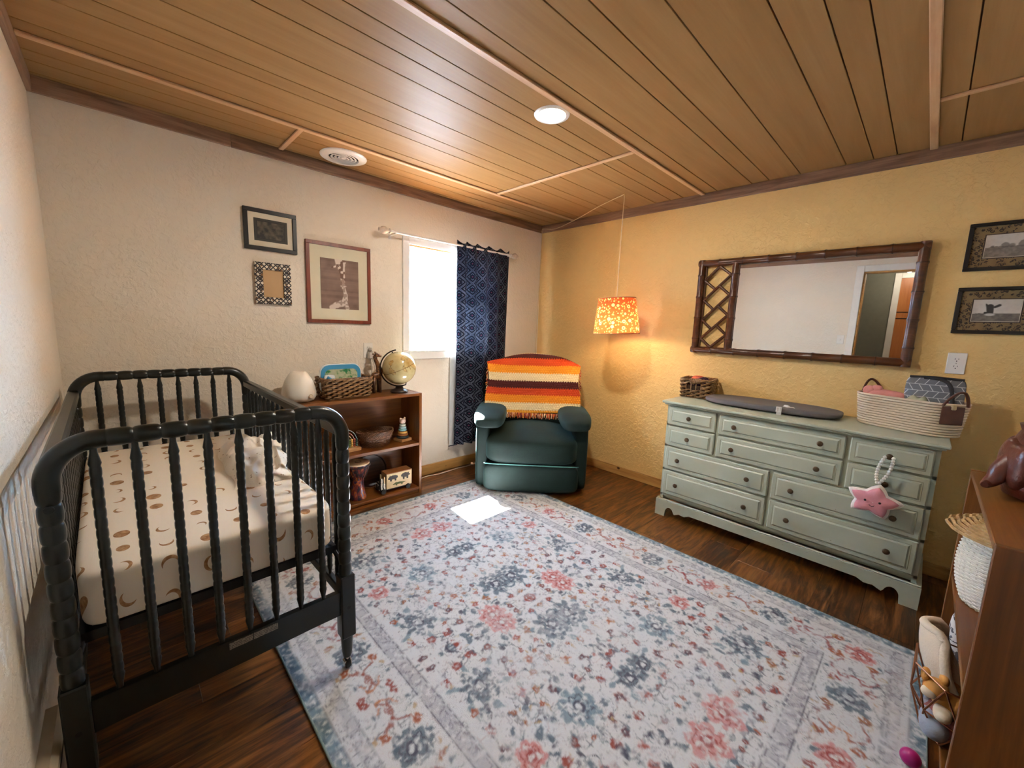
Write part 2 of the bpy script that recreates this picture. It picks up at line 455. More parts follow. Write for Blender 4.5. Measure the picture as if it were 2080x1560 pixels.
# doorway to the hall, seen in the mirror
dr = struct('door_1', MB().box(XC-.12, XC, dy1-.016, dy1, 0, dz1), M_PINE_Y)
obj('jamb', MB().box(XC-.12, XC, dy0, dy0+.016, 0, dz1).box(XC-.12, XC, dy0+.016, dy1-.016, dz1-.016, dz1), M_PINE_Y, dr, None)
cs = MB()
cs.box(XC, XC+.018, dy1, dy1+.075, 0, dz1+.075, .004); cs.box(XC, XC+.018, dy0-.075, dy0, 0, dz1+.075, .004)
cs.box(XC, XC+.018, dy0, dy1, dz1, dz1+.075, .004)
obj('casing', cs, M_WHITE_P, dr, None)
HX = -1.32
struct('floor_hall', MB().box(HX-.1, XC-.02, -.72, 2.0, -.12, 0), M_FLOOR)
struct('ceiling_hall', MB().box(HX-.1, XC, -.72, 2.0, ZC, ZC+.08), M_CREAM)
struct('wall_hall_left', MB().box(HX-.1, HX, -.72, 2.0, 0, ZC), M_GREY_P)
struct('wall_hall_back', MB().box(HX, XC-.12, 1.9, 2.0, 0, ZC), M_GREY_P)
struct('wall_hall_front', MB().box(HX, XC-.12, -.72, -.62, 0, ZC), M_GREY_P)
M_DOORW = wood('orange_door_wood', (150, 84, 36), (186, 112, 54), (204, 134, 74), 2, 1.0, 0.4, 0.3)
d2 = struct('door_2', MB().box(HX, HX+.02, -.42, .385, 0, 2.17), M_DOORW)
g = MB()
for z in (1.62, 1.705): g.box(HX+.02, HX+.024, -.42, .385, z, z+.012)
obj('rail_groove', g, plain('groove_dark', (48, 24, 12), 0.7), d2, None)
obj('casing', MB().box(HX, HX+.03, .385, .455, 0, 2.24, .004).box(HX, HX+.03, -.49, -.42, 0, 2.24, .004).box(HX, HX+.03, -.42, .385, 2.17, 2.24, .004), M_WHITE_P, d2, None)

# ------------------------------------------------------------------ lamps that belong to the room, and one added in the hall
def emit(name, rgb, k):
    t = NT(name); e = t.new('ShaderNodeEmission'); e.inputs[0].default_value = srgb(*rgb); e.inputs[1].default_value = k
    t.t.links.new(e.outputs[0], t.out.inputs['Surface']); return t.m
def lamp(name, typ, loc, energy, color, size=0.1, parent=None, **kw):
    l = bpy.data.lights.new(name, typ); l.energy = energy; l.color = color
    if typ == 'AREA': l.shape = 'DISK'; l.size = size
    else: l.shadow_soft_size = size
    for k, v in kw.items(): setattr(l, k, v)
    o = bpy.data.objects.new(name, l); COL.objects.link(o); o.location = loc
    if parent: o.parent = parent
    return o
WARM = (1.0, 0.92, 0.80)
def downlight(loc, label, power):
    d = thing('recessed_ceiling_light', label, 'light', loc)
    obj('trim_ring', MB().lathe([(.066, 0), (.070, -.006), (.086, -.004), (.088, 0)], 40, cap=False), M_WHITE_P, d, 60)
    obj('lens', MB().lathe([(.0005, -.002), (.067, -.0015)], 40, cap=False), emit('light_lens', (255, 236, 205), 14.0), d, 60)
    lamp('bulb_light', 'AREA', (0, 0, -.008), power, WARM, .13, d)
    return d
downlight((1.610, 1.437, ZC), 'round recessed ceiling light glowing beside the long batten', 13.0)
hl = thing('added_hall_lamp', 'added round lamp, out of sight, lighting the hall beyond the doorway', 'light', (-.80, .30, ZC))  # unseen lamp, added so the hall in the mirror is lit
obj('glass_dome', MB().lathe([(.12, 0), (.115, -.03), (.08, -.06), (.001, -.07)], 32, cap=False), emit('dome_glow', (255, 225, 180), 3.0), hl, 60)
lamp('bulb_light', 'POINT', (0, 0, -.12), 3.0, WARM, .06, hl)
# air vent
v = thing('ceiling_vent', 'round white air vent with ring louvres in the ceiling', 'vent', (1.122, 2.772, ZC))
M_VENT = plain('white_metal_enamel', (228, 226, 222), 0.35, var=0.03)
obj('flange', MB().lathe([(.088, -.004), (.092, -.013), (.120, -.011), (.140, -.003), (.141, 0)], 48, cap=False), M_VENT, v, 60)
obj('duct_shade', MB().lathe([(.0005, -.0006), (.09, -.0005)], 40, cap=False), plain('duct_shade_black', (24, 22, 20), 0.8), v)  # flat black disc: the dark of the duct is put into its colour
for r0 in (.074, .052, .030):
    obj('louvre_ring', MB().lathe([(r0-.009, -.003), (r0-.004, -.012), (r0+.004, -.009)], 40, cap=False), M_VENT, v, 60)
obj('centre_cap', MB().lathe([(.0005, -.012), (.012, -.011), (.015, -.003)], 24, cap=False), M_VENT, v, 60)
obj('spokes', MB().box(-.085, .085, -.003, .003, -.004, -.001).box(-.003, .003, -.085, .085, -.004, -.001), M_VENT, v)
# ------------------------------------------------------------------ crib
M_CRIB = plain('dark_green_crib_paint', (15, 20, 18), 0.30, var=0.08, scale=6, spec=0.5)
M_CHROME = plain('caster_chrome', (190, 180, 170), 0.2, 1.0, var=0.05)
M_BLACK = plain('black_metal', (22, 22, 24), 0.45, 0.3, var=0.1)
M_RUBBER = plain('black_rubber', (18, 18, 18), 0.6)

def spool(z0, z1, r, pitch, taper=0.0, depth=0.13, ex=0.5, samples=6):
    """turned spindle profile: beads separated by grooves, ends drawn in"""
    L = z1-z0; nb = max(1, round((L-2*taper)/pitch)); p = []
    if taper: p += [(r*.55, z0), (r*.62, z0+taper*.35), (r*1.06, z0+taper*.85)]
    for b in range(nb):
        for i in range(samples):
            u = i/samples; zz = z0+taper+(b+u)*(L-2*taper)/nb
            p.append((r*(1-depth*(1-abs(math.sin(math.pi*u))**ex)), zz))
    p.append((r*(1-depth), z1-taper))
    if taper: p += [(r*1.06, z1-taper*.85), (r*.62, z1-taper*.35), (r*.55, z1)]
    return p

crib = thing('crib', 'dark green spindle crib with rounded end panels standing along the side wall', 'crib', (0.184, 2.073, 0), math.radians(1.08))
PU, PV = 0.343, 0.679
me_post = MB().lathe(spool(.395, .925, .0225, .047, 0, .17, .38, 8), 18).mesh('post', M_CRIB, 35)
me_block = MB().box(-.026, .026, -.026, .026, .150, .400, .004).mesh('post_block', M_CRIB, None)
me_foot = MB().lathe([(.0155, .062), (.019, .085), (.0215, .135), (.0235, .152)], 18).mesh('foot', M_CRIB, 35)
me_spE = MB().lathe(spool(.330, 1.006, .0118, .0265, .055), 10).mesh('spindle', M_CRIB, 50)
me_spS = MB().lathe(spool(.325, .930, .0105, .0265, .045), 8).mesh('spindle', M_CRIB, 50)
def caster_bm(h0):
    cb = MB().lathe([(.006, .042), (.006, .064), (.013, .064)], 10, cap=False)
    cb.box(-.014, .014, -.010, .014, .036, .044, .002).box(-.014, -.011, -.006, .012, h0+.010, .040).box(.011, .014, -.006, .012, h0+.010, .040)
    return cb
for sv in (-1, 1):
    for su in (-1, 1):
        o = obj('post', me_post, None, crib); o.location = (su*PU, sv*PV, 0)
        b = obj('post_block', me_block, None, crib); b.location = (su*PU, sv*PV, 0)
        f = obj('foot', me_foot, None, crib); f.location = (su*PU, sv*PV, 0)
        h0 = .009 if su > 0 else .0
        cst = obj('caster', caster_bm(h0), M_CHROME, crib, 40); cst.location = (su*PU, sv*PV, 0)
        obj('wheel', MB().lathe([(.010, -.009), (.019, -.008), (.020, 0), (.019, .008), (.010, .009)], 20, (0, .003, h0+.020), 'x'), M_RUBBER, cst, 40)
        bend = [(su*(PU-.09+.09*math.cos(a)), sv*PV, .925+.095*math.sin(a)) for a in np.linspace(0, math.pi/2, 12)]
        obj('bend', MB().tube([(su*PU, sv*PV, .905)]+bend+[(su*(PU-.105), sv*PV, 1.02)], .0232, 16, up=(0, 1, 0)), M_CRIB, crib, 40)
        obj('bolt', MB().lathe([(.007, 0), (.007, .003), (.001, .004)], 12, (su*PU, sv*PV-.0262, .275), 'y').xf(Matrix.Identity(4)), M_BLACK, crib)
        bo = obj('bolt', MB().lathe([(.009, 0), (.009, .003), (.001, .004)], 12, (0, 0, 0), 'y'), M_BLACK, crib); bo.location = (su*PU, sv*PV-.0235, .87)
    prof = spool(-(PU-.10), PU-.10, .0228, .055, 0, .20, .34, 10)
    obj('top_rail', MB().lathe(prof, 18, (0, sv*PV, 1.02), 'x'), M_CRIB, crib, 35)
    br = MB().grid(lambda u, v: (0, 0, 0), 2, 2); br = MB()
    n = 24; xs = [-(PU-.02)+i*2*(PU-.02)/n for i in range(n+1)]
    low = [.247-.012*math.sin(math.pi*i/n)**.7 + .010*(1-abs(2*i/n-1)**4) for i in range(n+1)]
    poly = [(x, .338) for x in xs]+[(x, z) for x, z in zip(xs[::-1], low[::-1])]
    poly = [(b, a) for a, b in poly]
    br.prism(poly, sv*PV-.011, sv*PV+.011, 'y')
    obj('bottom_rail', br, M_CRIB, crib, None)
    for i in range(8):
        s = obj('spindle', me_spE, None, crib); s.location = (-.2625+.075*i, sv*PV, 0)
for su in (-1, 1):
    obj('side_rail', MB().box(su*PU-.018, su*PU+.018, -PV+.02, PV-.02, .925, .962, .006), M_CRIB, crib, None)
    obj('lower_side_rail', MB().box(su*PU-.012, su*PU+.012, -PV+.02, PV-.02, .29, .33, .004), M_CRIB, crib, None)
    for i in range(17):
        s = obj('spindle', me_spS, None, crib); s.location = (su*PU, -.608+.076*i, 0)
sup = MB()
for a in (-1, 1):
    sup.box(a*.315-.012, a*.315+.012, -.64, .64, .474, .502); sup.box(-.315, .315, a*.628-.012, a*.628+.012, .474, .502)
for k in (-.3, 0, .3): sup.box(-.31, .31, k-.01, k+.01, .478, .490)
obj('mattress_support', sup, M_BLACK, crib, None)
for a in (-1, 1):
    for b in (-1, 1):
        obj('support_bracket', MB().tube([(a*.318, b*.628, .49), (a*.335, b*.655, .44), (a*.338, b*.662, .40)], .008, 6), M_BLACK, crib)
t = NT('warning_label_print'); x, yy, z = t.xyz(t.co())
ln = t.ma('MULTIPLY', t.step(t.ma('FRACT', t.ma('MULTIPLY', z, 190.0)), .5), t.step(t.noise(t.map(t.co(), (260, 1, 260)), 1, 1), .45))
M_LABEL = t.fin(t.mix(ln, srgb(128, 118, 104), srgb(70, 62, 56)), .6)
for a, b in ((-.022, .040), (.043, .112)):
    obj('warning_label', MB().box(a, b, -PV-.0125, -PV-.0112, .309, .331), M_LABEL, crib, None)

# mattress in a fitted sheet printed with moons
def moon_mat():
    t = NT('moon_print_sheet'); x, y, z = t.xyz(t.co())
    u = t.ma('DIVIDE', x, .092); v = t.ma('DIVIDE', t.ma('ADD', y, z), .105)
    col_i = t.ma('FLOOR', u); v = t.ma('ADD', v, t.ma('MULTIPLY', t.ma('FRACT', t.ma('MULTIPLY', col_i, .37)), 1.0))
    fu = t.ma('SUBTRACT', t.ma('FRACT', u), .5); fv = t.ma('SUBTRACT', t.ma('FRACT', v), .5)
    wn = t.new('ShaderNodeTexWhiteNoise', noise_dimensions='2D'); t.put(wn.inputs['Vector'], t.comb(col_i, t.ma('FLOOR', v)))
    rv = wn.outputs['Value']; ang = t.ma('MULTIPLY', rv, 41.0)
    r0 = t.ma('MULTIPLY_ADD', t.ma('FRACT', t.ma('MULTIPLY', rv, 17.0)),   .12, .15)
    fu = t.ma('MULTIPLY', fu, 1.15)
    d1 = t.ma('SQRT', t.ma('ADD', t.ma('POWER', fu, 2.0), t.ma('POWER', fv, 2.0)))
    off = t.ma('MULTIPLY', r0, .42)
    gu = t.ma('SUBTRACT', fu, t.ma('MULTIPLY', off, t.ma('COSINE', ang))); gv = t.ma('SUBTRACT', fv, t.ma('MULTIPLY', off, t.ma('SINE', ang)))
    d2 = t.ma('SQRT', t.ma('ADD', t.ma('POWER', gu, 2.0), t.ma('POWER', gv, 2.0)))
    ins = t.ma('LESS_THAN', d1, r0); cut = t.ma('LESS_THAN', d2, t.ma('MULTIPLY', r0, .92))
    full = t.ma('LESS_THAN', t.ma('FRACT', t.ma('MULTIPLY', rv, 5.0)), .30)
    m = t.ma('MULTIPLY', ins, t.ma('MAXIMUM', full, t.ma('SUBTRACT', 1.0, cut)))
    m = t.ma('MULTIPLY', m, t.ma('LESS_THAN', t.ma('FRACT', t.ma('MULTIPLY', rv, 29.0)), .86))
    blot = t.noise(t.co(), 70, 3)
    tan = t.ramp(blot, [(.35, srgb(140, 98, 62)), (.65, srgb(186, 146, 104))])
    col = t.mix(m, srgb(226, 214, 196), tan)
    t.bump(t.noise(t.map(t.co(), (26, 5, 8)), 1.0, 3, .5, .5), .35, .006)
    return t.fin(col, .85, 0, .2)
mt = MB().puff((0, 0, 0), (.325, .652, .079), 17.0, 34)
mo = obj('crib_mattress', mt, moon_mat(), None, 180)
mo.location = (.184, 2.073, .5835); mo.rotation_euler = (0, 0, math.radians(1.08))
tag(mo, 'crib mattress in a cream fitted sheet printed with tan moons', 'mattress')

# crumpled muslin blanket
nz = vnoise(70, 46, 16, 3, 2); nz2 = vnoise(70, 46, 9, 9, 1)
def crumple(u, v):
    i, j = min(69, int(v*69.99)), min(45, int(u*45.99))
    e = max(0.0, 1-((2*u-1)**2)**1.6)*max(0.0, 1-((2*v-1)**2)**2.0)
    n1, n2 = nz[i, j], nz2[i, j]
    h = e**.5*(.030+.075*max(0, 1-abs(2*n1-1)*2.0)*(.45+.55*v)+.016*(n2-.5)*2)
    wob = .016*math.sin(9*u+7*v)+.012*math.sin(13*v-5*u)
    a = (u-.5)*(.20+.10*v); b = (v-.5)*.62
    return (a+.05*v+wob*.6, b+wob*.5, max(.001, h))
t = NT('white_muslin'); sp = t.step(t.vor(t.co(), 42), .16)
M_MUSLIN = t.fin(t.mix(sp, srgb(176, 160, 140), srgb(232, 224, 210)), .9, 0, .2)
t.bump(t.noise(t.co(), 160, 2), .4, .003)
bl = obj('muslin_blanket', MB().grid(crumple, 46, 70), M_MUSLIN, None, 180)
bl.location = (.395, 2.10, .6625); bl.rotation_euler = (0, 0, math.radians(-4))
tag(bl, 'crumpled white muslin blanket lying on the crib mattress', 'blanket')

# ------------------------------------------------------------------ bookcases
M_BOOK = wood('bookcase_stained_pine', (84, 46, 15), (112, 64, 22), (136, 86, 36), 0, 1.1, 0.38, 0.5)
M_BOOKV = wood('bookcase_stained_pine_v', (84, 46, 15), (112, 64, 22), (136, 86, 36), 2, 1.1, 0.38, 0.5)
def bookcase(label, loc, rz, w, h, d, mid, th=.022):
    b = thing('bookcase', label, 'bookcase', loc, rz, None)
    obj('side_panel', MB().box(0, th, 0, d, 0, h, .002), M_BOOKV, b, None)
    obj('side_panel', MB().box(w-th, w, 0, d, 0, h, .002), M_BOOKV, b, None)
    obj('top_board', MB().box(th, w-th, 0, d, h-th, h-.001, .002), M_BOOK, b, None)
    obj('shelf', MB().box(th, w-th, .004, d-.008, mid-.022, mid, .002), M_BOOK, b, None)
    obj('bottom_shelf', MB().box(th, w-th, .004, d-.008, .032, .052, .002), M_BOOK, b, None)
    obj('plinth', MB().box(th, w-th, .012, .028, 0, .032), M_BOOK, b, None)
    obj('back_panel', MB().box(th, w-th, d-.008, d, .0, h-th), M_BOOK, b, None)
    return b
bookcase('low stained wood bookcase with a globe and baskets under the window wall', (.735, 2.655, 0), 0, .900, .800, .285, .410)
bookcase('low stained wood bookcase with a lidded white wicker basket beside the dresser', (2.455, -.180, 0), math.pi, .890, .822, .295, .380)

# ------------------------------------------------------------------ woven baskets
def rrect(w, d, r):
    """closed rounded-rectangle path, t in 0..1 -> (x, y)"""
    pts = []
    for cx, cy, a0 in ((w/2-r, d/2-r, 0), (-w/2+r, d/2-r, 90), (-w/2+r, -d/2+r, 180), (w/2-r, -d/2+r, 270)):
        for k in range(7):
            a = math.radians(a0+15*k); pts.append((cx+r*math.cos(a), cy+r*math.sin(a)))
    pts.append(pts[0]); L = [0]
    for a, b in zip(pts, pts[1:]): L.append(L[-1]+math.hypot(b[0]-a[0], b[1]-a[1]))
    def f(t):
        s = (t % 1)*L[-1]
        for i in range(len(L)-1):
            if s <= L[i+1]:
                u = (s-L[i])/max(1e-9, L[i+1]-L[i]); return (pts[i][0]+u*(pts[i+1][0]-pts[i][0]), pts[i][1]+u*(pts[i+1][1]-pts[i][1]))
        return pts[-1]
    return f
def ellip(a, b): return lambda t: (a*math.cos(2*math.pi*t), b*math.sin(2*math.pi*t))
def weave(path, z0, z1, rows, stakes, r, amp, scale=lambda h: 1.0, gaps=(), sub=4, seg=6, flat=1.0, twist=False):
    """rows of strands passing in and out round the stakes; gaps = (row0, row1, t0, t1)"""
    m = MB(); n = stakes*sub
    for k in range(rows):
        h = (k+.5)/rows; z = z0+(z1-z0)*h; s = scale(h); run = []
        def flush(cl):
            if len(run) > 2: m.tube(run, r, seg, closed=cl, up=(0, 0, 1), flat=flat)
        broken = False
        for i in range(n):
            t = i/n
            if any(a <= k <= b and t0 < t < t1 for a, b, t0, t1 in gaps):
                flush(False); run = []; broken = True; continue
            x, y = path(t); x2, y2 = path(t+.004); tx, ty = x2-x, y2-y; L = math.hypot(tx, ty) or 1
            nx, ny = ty/L, -tx/L
            o = amp*math.cos(math.pi*(i/sub+k))
            jz = (R.random()-.5)*r*.5 + (r*.5*math.sin(math.pi*(i/sub+k)) if twist else 0)
            run.append((x*s+nx*o, y*s+ny*o, z+jz))
        flush(not broken)
    return m
def stakes_mb(path, z0, z1, n, r, scale=lambda h: 1.0):
    m = MB()
    for i in range(n):
        x, y = path((i+.0)/n); m.tube([(x*scale(h), y*scale(h), z0+(z1-z0)*h) for h in (0, .5, 1)], r, 5)
    return m
def braid(path, z, r, s, n=90, amp=.4):
    m = MB()
    for ph in (0, math.pi):
        m.tube([(path(i/n)[0]*s*(1+amp*r*math.cos(i*1.1+ph)/.1), path(i/n)[1]*s*(1+amp*r*math.cos(i*1.1+ph)/.1), z+r*.6*math.sin(i*1.1+ph)) for i in range(n)], r, 6, closed=True)
    return m
M_WICK = plain('brown_willow', (128, 94, 58), .55, var=.4, scale=40)
M_WICKD = plain('dark_willow', (98, 62, 36), .5, var=.4, scale=40)
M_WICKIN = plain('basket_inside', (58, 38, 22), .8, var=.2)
M_NATWICK = plain('natural_wicker', (186, 150, 98), .55, var=.25, scale=50)
M_WHTWICK = plain('white_wicker', (226, 220, 206), .5, var=.06, scale=50)

def rect_basket(label, loc, rz, w, d, h, rows, stakes, r, amp, mat, gaps=(), handle=None):
    b = thing('wicker_basket', label, 'basket', loc, rz)
    p = rrect(w, d, .018); sc = lambda hh: .93+.07*hh
    obj('weave', weave(p, r*1.2, h-r, rows, stakes, r, amp, sc, gaps, flat=.9, twist=True), mat, b, 60)
    obj('stakes', stakes_mb(p, .002, h-r, stakes, r*.55, sc), mat, b, 60)
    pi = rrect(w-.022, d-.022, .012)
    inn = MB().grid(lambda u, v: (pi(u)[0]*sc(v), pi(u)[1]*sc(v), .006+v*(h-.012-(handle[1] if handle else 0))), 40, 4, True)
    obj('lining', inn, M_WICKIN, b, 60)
    obj('bottom', MB().box(-w*.45, w*.45, -d*.45, d*.45, .002, .008), mat, b, None)
    obj('rim', braid(p, h-r*.6, r*.85, 1.0, 110, .3), mat, b, 60)
    if handle:
        hw, hh, side = handle
        m = MB()
        for k in range(9):
            a = -hw+2*hw*k/8
            if side == 'y': m.tube([(a, -d/2+.010*math.cos(q), h-hh*.30+hh*.36*math.sin(q)) for q in np.linspace(0, 2*math.pi, 9)[:-1]], r*.8, 5, closed=True)
            else: m.tube([(-w/2+.010*math.cos(q), a, h-hh*.30+hh*.36*math.sin(q)) for q in np.linspace(0, 2*math.pi, 9)[:-1]], r*.8, 5, closed=True)
        obj('handle_wrap', m, mat, b, 60)
    return b
# ------------------------------------------------------------------ things on the bookcase under the window wall
ZT = .800
df = thing('aroma_diffuser', 'white egg shaped aroma diffuser with a round knob on the bookcase', 'diffuser', (.812, 2.800, ZT))
obj('body', MB().lathe([(.070, 0), (.088, .006), (.099, .030), (.101, .052), (.095, .090), (.080, .135), (.058, .172), (.042, .190), (.036, .192), (.030, .186)], 48, cap=True), plain('diffuser_white', (226, 218, 204), .45, var=.02), df, 60)
obj('knob', MB().lathe([(.013, 0), (.013, .012), (.010, .015), (.001, .0155)], 20, (.040, 0, .040), 'y').xf(Matrix.Translation((0, -.090, 0)) @ Matrix.Scale(-1, 4, (0, 1, 0)) @ Matrix.Translation((0, 0, 0))), plain('diffuser_knob', (214, 196, 172), .5), df)
bw = rect_basket('long brown wicker basket holding a blue toy on the bookcase top', (1.105, 2.800, ZT), 0.02, .325, .185, .140, 9, 27, .0072, .0065, M_WICK, [(3, 6, .385, .455)], None)
db = thing('drawing_toy', 'blue rimmed drawing toy with a green picture standing in the wicker basket', 'toy', (1.085, 2.812, ZT+.020))
fr_ = lambda w, h, z, r: [(p[0], p[1]+z) for p in [rrect(w, h, r)(i/48) for i in range(48)]]
M_TBLUE = plain('toy_blue_plastic', (66, 148, 190), .35, var=.05)
M_TWHITE = plain('toy_white_plastic', (206, 214, 218), .35, var=.03)
frm = MB(); o1, i1 = fr_(.270, .200, .105, .055), fr_(.222, .150, .100, .035)
vs = [(a, -.014, b) for a, b in o1]+[(a, -.016, b) for a, b in i1]+[(a, .010, b) for a, b in o1]
n = 48; frm.add(vs, [(i, n+i, n+(i+1) % n, (i+1) % n) for i in range(n)]+[(i, (i+1) % n, 2*n+(i+1) % n, 2*n+i) for i in range(n)]+[tuple(range(2*n, 3*n))])
obj('frame', frm, M_TBLUE, db, 50)
obj('frame_edge', MB().tube([(a*1.0, -.002, b) for a, b in o1], .008, 8, closed=True), M_TWHITE, db, 60)
t = NT('toy_picture'); nn = t.noise(t.co(), 26, 3)
obj('screen', MB().prism([(b, a) for a, b in i1], -.0155, -.0120, 'y'), t.fin(t.ramp(nn, [(.40, srgb(60, 132, 84)), (.50, srgb(178, 184, 148)), (.75, srgb(196, 194, 168))]), .25), db, None)
obj('pen_holder', MB().puff((-.085, -.026, .112), (.036, .012, .030), 4, 6).xf(Matrix.Rotation(.0, 4, 'Y')), M_TWHITE, db, 180)
obj('stylus', MB().tube([(-.105, -.040, .125), (-.045, -.036, .085)], .011, 10), M_TBLUE, db, 60)

gf = thing('giraffe_figurine', 'small carved wooden giraffe figurine standing by the globe', 'figurine', (1.360, 2.845, ZT), math.radians(8))
t = NT('carved_giraffe_wood'); k = t.vor(t.co(), 70, 'DISTANCE_TO_EDGE')
gx, gy, gz = t.xyz(t.co())
sp = t.ma('MULTIPLY', t.step(t.vor(t.co(), 62), .42), t.step(gz, .09))
M_GIR = t.fin(t.mix(sp, srgb(66, 36, 18), srgb(120, 78, 42)), .4)
g = MB()
for a in (-.026, .022):
    for b in (-.013, .013): g.tube([(a*1.1, b, 0), (a*1.05, b, .05), (a, b*.8, .115)], [.0105, .0095, .014], 8)
g.tube([(-.036, 0, .112), (-.020, 0, .126), (.005, 0, .130), (.030, 0, .134), (.038, 0, .126)], [.016, .026, .026, .026, .014], 12)
g.tube([(.022, 0, .130), (.028, 0, .160), (.016, 0, .205), (-.004, 0, .245), (-.010, 0, .266), (.004, 0, .282), (.026, 0, .276), (.042, 0, .270)], [.026, .024, .018, .015, .016, .017, .012, .008], 12)
obj('body', g, M_GIR, gf, 180)
for b in (-.008, .008):
    obj('horn', MB().tube([(-.004, b, .290), (-.008, b, .306)], .0032, 6), M_GIR, gf)
    obj('ear', MB().puff((-.012, b*2.3, .287), (.006, .010, .006), 2.2, 5), M_GIR, gf, 180)
obj('tail', MB().tube([(-.040, 0, .118), (-.046, 0, .08), (-.044, 0, .06)], .003, 5), M_GIR, gf)

gb = thing('globe', 'antique style desk globe on a dark stand at the bookcase end', 'globe', (1.510, 2.775, ZT), math.radians(-20))
M_GST = plain('globe_stand_dark', (40, 28, 22), .4)
obj('base', MB().lathe([(.062, 0), (.066, .008), (.060, .018), (.040, .026), (.030, .030), (.026, .045)], 32), M_GST, gb, 50)
C0, RB = Vector((0, 0, .185)), .124
tl = math.radians(23)
axd = Vector((math.sin(tl)*-1, 0, math.cos(tl)))
def arc(r, a0, a1, n=40): return [(C0.x+r*math.cos(a), C0.y, C0.z+r*math.sin(a)) for a in np.linspace(math.radians(a0), math.radians(a1), n)]
obj('meridian_arm', MB().tube(arc(RB+.014, 100, 292), .0085, 8, up=(0, 1, 0), flat=.6), M_GST, gb, 60)
t = NT('antique_map'); nn = t.noise(t.co(), 9, 5, .55); gx, gy, gz = t.xyz(t.co())
land = t.step(nn, .53, .01)
sea = t.ramp(t.noise(t.co(), 20, 3), [(.3, srgb(176, 160, 112)), (.7, srgb(196, 180, 132))])
lc = t.ramp(t.noise(t.co(), 30, 3), [(.3, srgb(168, 136, 78)), (.7, srgb(202, 176, 118))])
coast = t.ma('MULTIPLY', t.step(nn, .522), t.ma('LESS_THAN', nn, .538))
col = t.mix(t.ma('MULTIPLY', coast, .6), t.mix(land, sea, lc), srgb(98, 70, 36))
ax = t.vm('DOT_PRODUCT', t.co(), (axd.x, axd.y, axd.z))
eq = t.ma('LESS_THAN', t.ma('ABSOLUTE', ax), .0016)
col = t.mix(t.ma('MULTIPLY', eq, .8), col, srgb(90, 50, 26))
bo = obj('ball', MB().ball((0, 0, 0), RB, 48, 28), t.fin(col, .18, 0, .5), gb, 180); bo.location = C0
for sg in (1, -1):
    q = C0+axd*sg*(RB+.004); obj('pivot', MB().ball(q, .006, 8, 6), M_GST, gb, 180)

# mid shelf
ZM = .410
ar = thing('bead_arch_toy', 'rainbow bead arch toy on a wooden base on the bookcase shelf', 'toy', (1.085, 2.765, ZM), math.radians(6))
obj('base', MB().box(-.105, .105, -.035, .035, 0, .024, .003), plain('light_wood_base', (196, 150, 100), .5), ar, None)
cols = [(70, 98, 92), (176, 84, 70), (222, 176, 92), (120, 142, 92), (206, 150, 120)]
for i, c in enumerate(cols):
    r = .088-.018*i; Hh = .045
    arcp = [(r*math.cos(a), 0, .020+Hh+r*math.sin(a)*1.05) for a in np.linspace(0, math.pi, 24)]
    w_ = obj('wire_arch', MB().tube([(r, 0, .02)]+arcp+[(-r, 0, .02)], .0022, 6), plain('arch_wire_%d' % i, tuple(int(x*.6+90) for x in c), .4), ar, 60)
    for k in range(4 if i < 4 else 3):
        for sx in (1, -1):
            obj('bead', MB().ball((sx*r, 0, .033+.0148*k), .0078, 10, 7), plain('bead_%d' % i, c, .5, var=.05), w_, 180)
ob = thing('oval_basket', 'dark oval woven basket with a flared braided rim on the bookcase shelf', 'basket', (1.320, 2.790, ZM), 0.05)
pe = ellip(.128, .085)
obj('weave', weave(pe, .006, .085, 9, 46, .0050, .0035, lambda h: .80+.20*h, sub=3, seg=5), M_WICKD, ob, 60)
obj('stakes', stakes_mb(pe, .004, .090, 46, .0035, lambda h: .82+.20*h), M_WICKD, ob, 60)
rim = MB()
for i in range(44):
    a = 2*math.pi*i/44; b = a+.42
    rim.tube([(.130*math.cos(a), .087*math.sin(a), .084), (.139*math.cos((a+b)/2), .095*math.sin((a+b)/2), .104), (.137*math.cos(b), .094*math.sin(b), .118)], .0042, 5)
obj('braided_rim', rim, M_WICKD, ob, 60)
obj('bottom', MB().lathe([(.001, .003), (.098, .003), (.100, .007)], 32, sx=1.0, sy=.68, cap=False), M_WICKIN, ob)
st = thing('stacking_toy', 'pastel ring stacking toy with a bear head on the bookcase shelf', 'toy', (1.545, 2.790, ZM), math.radians(12))
obj('base', MB().box(-.050, .050, -.050, .050, 0, .022, .003), plain('light_wood_base', (196, 150, 100), .5), st, None)
z = .022
for r, c in ((.047, (58, 66, 68)), (.042, (184, 118, 62)), (.037, (216, 168, 86)), (.032, (112, 156, 160)), (.028, (150, 182, 180)), (.024, (196, 202, 184))):
    h = .0185
    obj('ring', MB().lathe([(r*.5, z), (r*.92, z+.001), (r, z+h*.3), (r, z+h*.7), (r*.92, z+h-.001), (r*.5, z+h)], 28), plain('ring_%d_%d' % c[:2], c, .5, var=.04), st, 60); z += h
M_BEAR = plain('pink_bear_silicone', (206, 176, 160), .5, var=.04)
hd = obj('bear_head', MB().puff((0, 0, z+.022), (.025, .021, .022), 2.4, 8), M_BEAR, st, 180)
for a in (-1, 1): obj('ear', MB().puff((a*.019, 0, z+.042), (.009, .007, .009), 2.2, 6), M_BEAR, hd, 180)
obj('muzzle', MB().puff((0, -.019, z+.016), (.010, .006, .007), 2.2, 6), plain('bear_muzzle', (232, 214, 198), .5), hd, 180)

